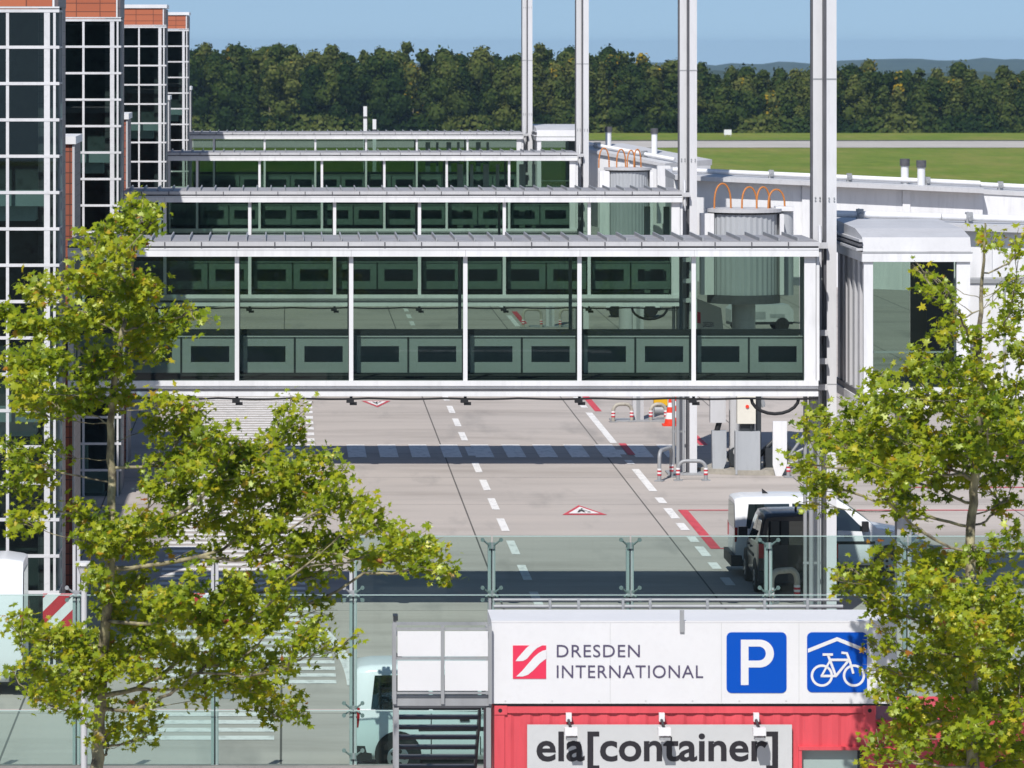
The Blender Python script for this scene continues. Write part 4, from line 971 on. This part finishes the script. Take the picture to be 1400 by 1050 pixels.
lg.box(LX0, LX1, ys, SY - .001, LZ0, LZ1); logo = lg.build('logo_square', M['signred'], sg)
def lpt(u, v): return (LX0 + u * (LX1 - LX0), ys - .004, LZ1 + v * (LZ0 - LZ1))
sw = MB()
sw.poly([lpt(*p) for p in [(.08, .47), (.2, .47), (.31, .46), (.42, .40), (.62, .17), (.72, .08), (.88, -.004), (.50, -.004), (.40, .08), (.26, .24), (.14, .38)]])
sw.poly([lpt(*p) for p in [(.10, .93), (.3, .93), (.45, .88), (.60, .76), (.80, .55), (.92, .45), (1.005, .40), (1.005, .13), (.9, .155), (.78, .22), (.64, .34), (.44, .57), (.28, .76)]])
sw.build('logo_swoosh', M['white_clean'], logo)
text_mesh('lettering', 'DRESDEN', (sx_(761), sx_(874.5), zz(898), zz(881)), ys, M['signtext'], sg, spacing=1.08)
text_mesh('lettering', 'INTERNATIONAL', (sx_(761), sx_(961), zz(926.5), zz(909)), ys, M['signtext'], sg, spacing=1.08)
def blue_plate(px0, px1, py0, py1):
    x0, x1, za, zb_ = sx_(px0), sx_(px1), zz(py1), zz(py0); r = .075; P = []
    for cxx, czz, a0 in ((x1 - r, za + r, -90), (x1 - r, zb_ - r, 0), (x0 + r, zb_ - r, 90), (x0 + r, za + r, 180)):
        for k in range(7): a = R(a0 + 15 * k); P.append((cxx + r * math.cos(a), czz + r * math.sin(a)))
    b = MB(); b.prism(P, 'y', ys, SY - .001); return b.build('pictogram_plate', M['signblue'], sg)
pp = blue_plate(993, 1075, 864, 947)
def P2(px, py): return (sx_(px), ys - .004, zz(py))
b = MB(); b.poly([P2(1012.5, 936), P2(1023, 936), P2(1023, 874), P2(1012.5, 874)])
outer = []; inner = []
for k in range(15):
    a = R(90 - 180 * k / 14); outer.append((1038.5 + 19.2 * math.cos(a), 893 - 19.0 * math.sin(a))); inner.append((1037 + 9.6 * math.cos(a), 893 - 9.6 * math.sin(a)))
outer = [(1023, 874)] + outer + [(1023, 912)]; inner = [(1023, 883.4)] + inner + [(1023, 902.6)]
for i in range(len(outer) - 1): b.poly([P2(*outer[i + 1]), P2(*outer[i]), P2(*inner[i]), P2(*inner[i + 1])][::-1])
b.build('letter_mark', M['white_clean'], pp)
bp_ = blue_plate(1103, 1185, 864, 946)
b = MB()
lift = [0]
def stroke(pts, w, z=0):
    for (xa_, ya_), (xb_, yb_) in zip(pts, pts[1:]):
        d = Vector((xb_ - xa_, yb_ - ya_)); l = d.length; d /= l; nx, ny = -d.y * w / 2, d.x * w / 2; e = d * w * .3
        lift[0] += .0012
        b.poly([(p_[0], p_[1] - lift[0], p_[2]) for p_ in (P2(xa_ - e.x + nx, ya_ - e.y + ny), P2(xb_ + e.x + nx, yb_ + e.y + ny), P2(xb_ + e.x - nx, yb_ + e.y - ny), P2(xa_ - e.x - nx, ya_ - e.y - ny))][::-1])
def ring(cx, cy_, r, w):
    for k in range(36):
        q = [(cx + rr_ * math.cos(R(a_)), cy_ + rr_ * math.sin(R(a_))) for rr_, a_ in ((r - w / 2, k * 10), (r + w / 2, k * 10), (r + w / 2, k * 10 + 10), (r - w / 2, k * 10 + 10))]
        b.poly([P2(*p_) for p_ in q])
def zc(x, y): return (1050 + x / 3.99, 787 + y / 3.99)
ring(*zc(292, 543), 13.6, 3.3); ring(*zc(467, 543), 13.6, 3.3)
stroke([zc(290, 545), zc(368, 545), zc(442, 455)], 3.4); stroke([zc(368, 545), zc(326, 432)], 3.4); stroke([zc(334, 457), zc(440, 457)], 3.4)
stroke([zc(290, 545), zc(336, 462)], 2.8); stroke([zc(300, 428), zc(348, 428)], 3.4); stroke([zc(402, 418), zc(428, 421), zc(446, 470), zc(462, 528)], 3.2)
for pts in ([(1104.0, 886.5), (1144, 870.5), (1184, 886.5)],):
    (xa_, ya_), (xm, ym_), (xe, ye) = pts
    b.poly([P2(xa_, ya_), P2(xa_, ya_ + 5.4), P2(xm, ym_ + 5.4), P2(xm, ym_)]); b.poly([P2(xm, ym_), P2(xm, ym_ + 5.4), P2(xe, ye + 5.4), P2(xe, ye)])
b.build('bicycle_mark', M['white_clean'], bp_)

# staircase beside the container
stx = thing('steel_staircase', 'grey steel staircase with white railing panels, left of the red container', 'staircase', (X(605, CY), CY - .1, 0))
def qx(px): return X(px, CY - .1) - X(605, CY)
def qz(py): return Z(py, CY - .1)
b = MB()
for px in (542, 668): b.box(qx(px) - .035, qx(px) + .035, .0, .07, 0, 2.58)
b.box(qx(538), qx(672), .0, .10, qz(965), qz(955)); b.box(qx(541), qx(669), .02, .08, qz(954.5), qz(951)); b.box(qx(538), qx(672), .11, 1.0, 2.56, 2.62)
for px in (542, 668): b.box(qx(px) - .03, qx(px) + .03, .93, 1.0, 0, 2.55)
b.build('landing_frame', M['midgrey'], stx)
b = MB()
for px in (539.5, 605, 670): b.box(qx(px) - .025, qx(px) + .025, -.05, -.005, qz(962), qz(855 if px > 540 else 843))
for py in (859.5, 899.8, 947): b.box(qx(541), qx(669), -.035, -.012, qz(py + 1.6), qz(py - 1.6))
b.box(qx(537.5), qx(544), -.07, .2, qz(848), qz(841), 1); b.box(qx(540), qx(543), -.03, .95, 3.62, 3.66); b.box(qx(667.5), qx(670), .0, .95, 3.62, 3.66); b.box(qx(540), qx(670), .93, .97, 3.66, 3.70)
b.box(qx(540) - .02, qx(540) + .02, .92, .96, 2.62, 3.68); b.box(qx(670) - .02, qx(670) + .02, .92, .96, 2.62, 3.68)
rl = b.build('railing', [M['midgrey'], M['darksteel']], stx)
for xa_, xb_ in ((543.5, 602.5), (608, 667)):
    for ya_, yb_ in ((862.5, 897), (903, 944)):
        b = MB(); b.box(qx(xa_), qx(xb_), -.031, -.022, qz(yb_), qz(ya_)); b.build('railing_panel', M['white_clean'], rl)
for i in range(13):
    b = MB(); yy = 1.02 + .27 * i; zt = 2.56 - .19 * (i + .6); b.box(qx(547), qx(659), yy, yy + .24, zt - .04, zt); b.build('tread', M['darkgrey'], stx)
b = MB()
for px in (545.5, 660.5):
    x = qx(px); b.prism([(1.0, 2.56), (1.0, 2.30), (4.5, -.0), (4.75, 0), (4.75, .03), (1.1, 2.6)][::-1], 'x', x - .015, x + .015)
b.build('stringer', M['darkgrey'], stx)

# ------------------------------------------------------------------ foreground trees
LOBES = [(-90, .16), (-65, .34), (-38, .95), (-18, .50), (10, .98), (32, .52), (62, .80), (78, .55), (90, 1.08), (102, .55), (118, .80), (148, .52), (170, .98), (198, .50), (218, .95), (245, .34)]
def leaf_tree(name, label, Yt_, trunk, clumps, leaf, seed, dens, depth):
    rnd = random.Random(seed); px_m = F / Yt_
    bx = X(trunk[-1][0], Yt_)
    root = thing(name, label, 'tree', (bx, Yt_, 0), 0, 'plane trees in front of the fence')
    def W3(px, py, dy=0): Yd = Yt_ + dy; return Vector((X(px, Yd) - bx, dy, Z(py, Yd)))
    tb = MB(); tp = []
    for i, (px, py, w) in enumerate(trunk):
        dy = .25 * math.sin(i * 1.7); tp.append((W3(px, py, dy), w / px_m / 2))
    tp.append((Vector((0, 0, 0)), tp[-1][1] * 1.35))
    # smooth trunk
    P = []; Rr = []
    for (a, ra), (c, rc) in zip(tp, tp[1:]):
        for k in range(5): t = k / 5; P.append(a.lerp(c, t) + Vector((rnd.uniform(-.015, .015), rnd.uniform(-.015, .015), 0))); Rr.append(ra + (rc - ra) * t)
    P.append(tp[-1][0]); Rr.append(tp[-1][1]); tb.tube(P, Rr, 9)
    brs = MB(); V = []; Fc = []; T = []
    # branching skeleton: every clump is joined to the cheapest point of the tree grown so far
    nodes = [(p, 0.0, -1) for p in P]; nrad0 = len(P); cl = []
    for (px, py, r) in clumps:
        dy = max(-depth, min(depth, rnd.gauss(0, depth * .5))); cl.append((W3(px, py, dy), r / px_m, r))
    tx = lambda z: min(P, key=lambda p: abs(p.z - z)).x
    cl.sort(key=lambda q: math.hypot(q[0].x - tx(q[0].z), q[0].y) + rnd.uniform(0, .15))
    chains = []
    for c, rad, r in cl:
        bi = min(range(len(nodes)), key=lambda i: (nodes[i][0] - c).length + .45 * nodes[i][1] + max(0, nodes[i][0].z - c.z + .15) * 1.6)
        a, pl_, _ = nodes[bi]; L_ = (c - a).length; mid = a.lerp(c, .5) + Vector((rnd.uniform(-.1, .1), rnd.uniform(-.1, .1), -.10)) * min(1, L_)
        prev = bi; ids = [bi]; n_ = 6
        for k in range(1, n_ + 1):
            t = k / n_; q = a * (1 - t) ** 2 + mid * 2 * t * (1 - t) + c * t * t + Vector((rnd.gauss(0, .012), rnd.gauss(0, .012), rnd.gauss(0, .012)))
            nodes.append((q, pl_ + L_ * t, prev)); prev = len(nodes) - 1; ids.append(prev)
        chains.append((ids, c, rad, r))
    load = [0] * len(nodes)
    for ids, *_r in chains:
        i = ids[-1]
        while i >= 0: load[i] += 1; i = nodes[i][2]
    for ids, *_r in chains:
        brs.tube([nodes[i][0] for i in ids], [.0055 + .0062 * max(0, load[i] - 1) ** .5 if i >= nrad0 else .0055 + .0062 * max(0, load[ids[1]] - 1) ** .5 for i in ids], 6)
    for ids, c, rad, r in chains:
        pts = [nodes[i][0] for i in ids]
        ct = rnd.uniform(-.10, .12)
        nt = max(4, int(r / 5)); nleaf = max(6, int(math.pi * r * r * dens)); tips = []
        for k in range(nt):
            d = Vector((rnd.gauss(0, 1), rnd.gauss(0, 1), rnd.gauss(.15, .8))).normalized() * rad * rnd.uniform(.45, 1.05)
            e = c + d; s = pts[rnd.randint(3, 6)]
            brs.tube([s, s.lerp(e, .5) + Vector((0, 0, .04)), e], [.0065, .005, .003], 4, caps=False); tips.append((s, e))
        for k in range(nleaf):
            s, e = rnd.choice(tips); t = rnd.random() ** .6
            p = s.lerp(e, t) + Vector((rnd.gauss(0, .085), rnd.gauss(0, .085), rnd.gauss(-.01, .075)))
            nn = Vector((rnd.gauss(-.2, .5), rnd.gauss(-.55, .5), rnd.gauss(.72, .45))).normalized()
            u = nn.orthogonal().normalized(); u.rotate(Matrix.Rotation(rnd.uniform(0, 6.283), 3, nn)); w = nn.cross(u)
            s_ = leaf * rnd.uniform(.45, 1.3) * .5; o = len(V); curl = rnd.uniform(-.12, .3)
            for ang, q in LOBES:
                a_ = R(ang); V.append(p + u * (math.cos(a_) * q * s_) + w * (math.sin(a_) * q * s_) - nn * (curl * q * q * s_))
            n = len(LOBES); Fc.append(tuple(range(o, o + n)))
            tt = .42 + ct + rnd.gauss(0, .17) + (.1 if t > .8 else 0)
            if rnd.random() < .018: tt = rnd.uniform(.9, 1)
            T.append(max(0, min(1 if tt > .9 and rnd.random() < .6 else .86, tt)))
    tk = tb.build('trunk', M['bark'], root); brs.build('branches', M['bark'], tk)
    me = bpy.data.meshes.new('crown'); me.from_pydata(V, [], Fc); me.materials.append(M['leaf'])
    at = me.attributes.new('tint', 'FLOAT', 'FACE'); at.data.foreach_set('value', T); me.update()
    o = bpy.data.objects.new('crown', me); COL.objects.link(o); o.parent = root
    return len(Fc)

L_CL = [(190, 285, 24), (205, 305, 20), (170, 300, 26), (140, 315, 24), (115, 328, 18), (185, 330, 28), (150, 345, 26), (120, 350, 20), (205, 290, 16),
        (60, 400, 32), (35, 395, 20), (100, 385, 36), (140, 390, 38), (180, 395, 38), (215, 400, 30), (165, 425, 38), (120, 430, 40), (80, 440, 40), (35, 440, 34), (10, 430, 24), (205, 435, 30), (238, 430, 24), (262, 425, 14), (285, 438, 10), (225, 455, 26), (190, 470, 30),
        (30, 490, 38), (75, 495, 40), (120, 490, 40), (155, 495, 28), (15, 530, 30), (55, 545, 36), (95, 545, 34), (130, 540, 24), (165, 520, 20), (30, 560, 24), (215, 475, 18), (180, 545, 22),
        (20, 620, 32), (50, 640, 30), (15, 660, 28), (60, 615, 20), (20, 705, 24), (45, 690, 16),
        (235, 550, 28), (265, 565, 30), (250, 590, 34), (225, 575, 24), (290, 585, 30), (280, 620, 36), (320, 610, 32), (330, 640, 38), (300, 655, 40), (260, 640, 34), (230, 625, 28), (210, 660, 28), (240, 680, 34),
        (385, 560, 18), (400, 545, 10), (400, 580, 18), (415, 598, 18), (385, 600, 22), (365, 615, 24), (425, 555, 8), (430, 625, 24), (455, 620, 16), (370, 640, 38), (410, 650, 36), (445, 655, 28), (470, 640, 14), (465, 670, 26), (350, 675, 40), (400, 685, 40), (440, 690, 34), (475, 690, 20), (500, 680, 14), (515, 700, 20), (490, 710, 26), (520, 725, 26), (545, 735, 24), (570, 745, 26), (595, 750, 20), (610, 765, 14), (605, 785, 14), (580, 775, 24), (550, 765, 26), (520, 755, 26), (605, 740, 10), (620, 790, 8), (480, 745, 26),
        (300, 700, 40), (260, 715, 30), (220, 710, 34), (185, 715, 30), (150, 720, 32), (115, 705, 26), (120, 740, 28), (170, 745, 34), (210, 745, 26), (340, 720, 34), (380, 730, 34), (420, 735, 30), (450, 745, 28), (300, 755, 24), (360, 760, 28), (410, 770, 28), (450, 775, 22), (325, 785, 26), (95, 690, 16), (470, 778, 12),
        (140, 795, 34), (180, 800, 36), (220, 810, 40), (265, 810, 38), (310, 815, 40), (350, 810, 34), (385, 800, 28), (160, 830, 36), (200, 840, 36), (245, 845, 38), (290, 850, 38), (335, 850, 38), (375, 850, 34), (410, 870, 26), (430, 855, 22), (447, 882, 16), (395, 825, 24), (470, 886, 12), (490, 870, 9), (440, 820, 18), (455, 840, 12),
        (30, 845, 22), (10, 855, 18), (55, 860, 24), (75, 880, 28), (45, 885, 18), (100, 870, 30), (130, 880, 34), (110, 910, 34), (150, 905, 32), (70, 915, 26), (85, 945, 26), (60, 940, 24), (35, 915, 20), (15, 915, 18), (40, 950, 14), (120, 935, 28), (95, 965, 20), (110, 975, 14), (180, 880, 34), (215, 885, 34), (190, 910, 26), (255, 890, 34), (295, 895, 34), (335, 895, 34), (370, 905, 30), (300, 930, 28), (340, 935, 30), (375, 945, 28), (400, 960, 22), (415, 975, 14), (380, 980, 16), (355, 965, 20), (260, 925, 22), (395, 915, 16), (225, 920, 20), (280, 950, 16),
        (185, 955, 18), (205, 965, 16), (160, 990, 20), (150, 1008, 16), (185, 995, 16), (210, 985, 16), (200, 1005, 14), (140, 965, 14), (130, 1000, 12), (215, 1000, 8)]
n1 = leaf_tree('plane_tree', 'broad yellow green plane tree on the left with a slim trunk and drooping lower branches', 60.0,
               [(186, 285, 2.5), (182, 360, 4), (170, 440, 6), (158, 510, 8.5), (150, 580, 10), (152, 640, 11), (153, 740, 12), (147, 830, 14), (139, 920, 15.5), (134, 1000, 17), (133, 1060, 18)], L_CL, .126, 21, .056, 1.9)
R_CL = [(1340, 322, 16), (1360, 330, 12), (1385, 325, 16), (1395, 345, 14), (1265, 372, 14), (1248, 360, 8), (1285, 385, 16), (1260, 398, 14), (1295, 400, 10), (1390, 380, 18), (1385, 405, 16), (1300, 415, 12), (1395, 425, 18), (1305, 440, 20), (1285, 455, 18), (1365, 405, 10), (1370, 450, 22), (1325, 460, 20), (1300, 480, 22), (1345, 485, 24), (1380, 480, 22), (1260, 485, 18), (1245, 505, 20), (1285, 505, 26), (1320, 515, 26), (1360, 520, 26), (1390, 520, 22),
        (1200, 515, 22), (1215, 540, 28), (1180, 545, 26), (1160, 560, 22), (1195, 570, 30), (1240, 555, 30), (1275, 545, 30), (1310, 550, 30), (1350, 555, 30), (1385, 560, 28), (1115, 565, 20), (1100, 580, 16), (1130, 585, 24), (1110, 605, 22), (1145, 610, 28), (1180, 605, 32), (1220, 600, 34), (1260, 595, 34), (1300, 595, 32), (1340, 600, 30), (1380, 605, 28),
        (1090, 630, 14), (1075, 628, 8), (1105, 640, 16), (1130, 640, 22), (1165, 640, 28), (1205, 640, 32), (1245, 635, 32), (1285, 630, 28), (1320, 635, 24), (1360, 640, 26), (1390, 645, 22), (1120, 670, 20), (1105, 688, 14), (1135, 665, 16), (1150, 668, 12), (1200, 668, 20), (1235, 670, 28), (1270, 660, 20), (1225, 700, 16), (1240, 695, 18), (1350, 665, 16), (1385, 680, 16), (1250, 720, 10), (1370, 695, 14),
        (1210, 755, 20), (1240, 750, 18), (1270, 765, 24), (1300, 760, 24), (1330, 745, 14), (1345, 775, 22), (1385, 755, 16), (1390, 790, 22), (1160, 775, 14), (1190, 780, 22), (1145, 800, 14), (1140, 790, 10), (1170, 800, 22), (1205, 800, 26), (1245, 800, 30), (1285, 805, 32), (1325, 815, 32), (1365, 820, 30), (1190, 825, 22), (1225, 835, 26), (1260, 845, 28), (1300, 850, 32), (1340, 855, 32), (1380, 860, 28), (1195, 850, 14), (1185, 880, 10), (1205, 885, 14),
        (1250, 880, 24), (1285, 890, 30), (1325, 895, 32), (1365, 900, 30), (1395, 910, 24), (1190, 915, 14), (1215, 925, 22), (1245, 925, 26), (1280, 930, 30), (1320, 940, 32), (1360, 945, 32), (1395, 950, 24), (1205, 950, 16), (1230, 965, 26), (1265, 970, 30), (1305, 980, 32), (1345, 985, 32), (1385, 990, 28), (1220, 1000, 20), (1185, 1020, 14), (1200, 1005, 14), (1245, 1010, 26), (1285, 1020, 30), (1325, 1030, 32), (1370, 1035, 32), (1215, 1035, 22), (1180, 1042, 10), (1255, 1045, 26)]
R_MORE = [(1325, 560, 30), (1350, 580, 30), (1345, 620, 30), (1325, 600, 26), (1375, 590, 30), (1395, 625, 26), (1400, 580, 26), (1320, 655, 18), (1345, 540, 24), (1335, 505, 20), (1395, 480, 20), (1395, 545, 20), (1315, 850, 30), (1335, 880, 30), (1345, 830, 28), (1320, 910, 28), (1345, 930, 30), (1325, 960, 30), (1350, 965, 30), (1335, 1000, 30), (1320, 1030, 28), (1350, 1020, 30), (1385, 830, 28), (1398, 870, 26), (1390, 930, 28), (1395, 970, 26), (1395, 1020, 28), (1370, 870, 28), (1300, 820, 28), (1260, 780, 26), (1395, 730, 18), (1370, 740, 16), (1170, 620, 28), (1215, 615, 30), (1150, 590, 24), (1180, 635, 20), (1230, 645, 28), (1275, 610, 30), (1245, 575, 28), (1290, 870, 30), (1260, 910, 28), (1240, 985, 26), (1285, 985, 30), (1225, 945, 24)]
n2 = leaf_tree('plane_tree', 'plane tree on the right reaching across the container sign, with a thin bare top twig', 61.2,
               [(1347, 305, 2.5), (1342, 390, 5), (1338, 480, 8), (1340, 560, 10), (1335, 640, 11.5), (1328, 720, 13), (1326, 800, 14), (1328, 900, 16), (1330, 1000, 18), (1330, 1060, 19)], R_CL + R_MORE, .130, 33, .053, 2.6)
print('leaves', n1, n2)

# ------------------------------------------------------------------ air
hz = MB(); hz.box(-2600, 4200, -299, 7190, -70, 19.5)
hm = NT('thin_air_haze'); pvol = hm.n('VolumePrincipled'); pvol.inputs['Color'].default_value = (.50, .745, 1.0, 1); pvol.inputs['Density'].default_value = 8.5e-5
pvol.inputs['Anisotropy'].default_value = 0.0
hm.l(pvol.outputs[0], hm.out.inputs['Volume'])
h = hz.build('haze', hm.m); tag(h, 'thin pale air haze that fades the far hills to blue', 'haze', kind='stuff')
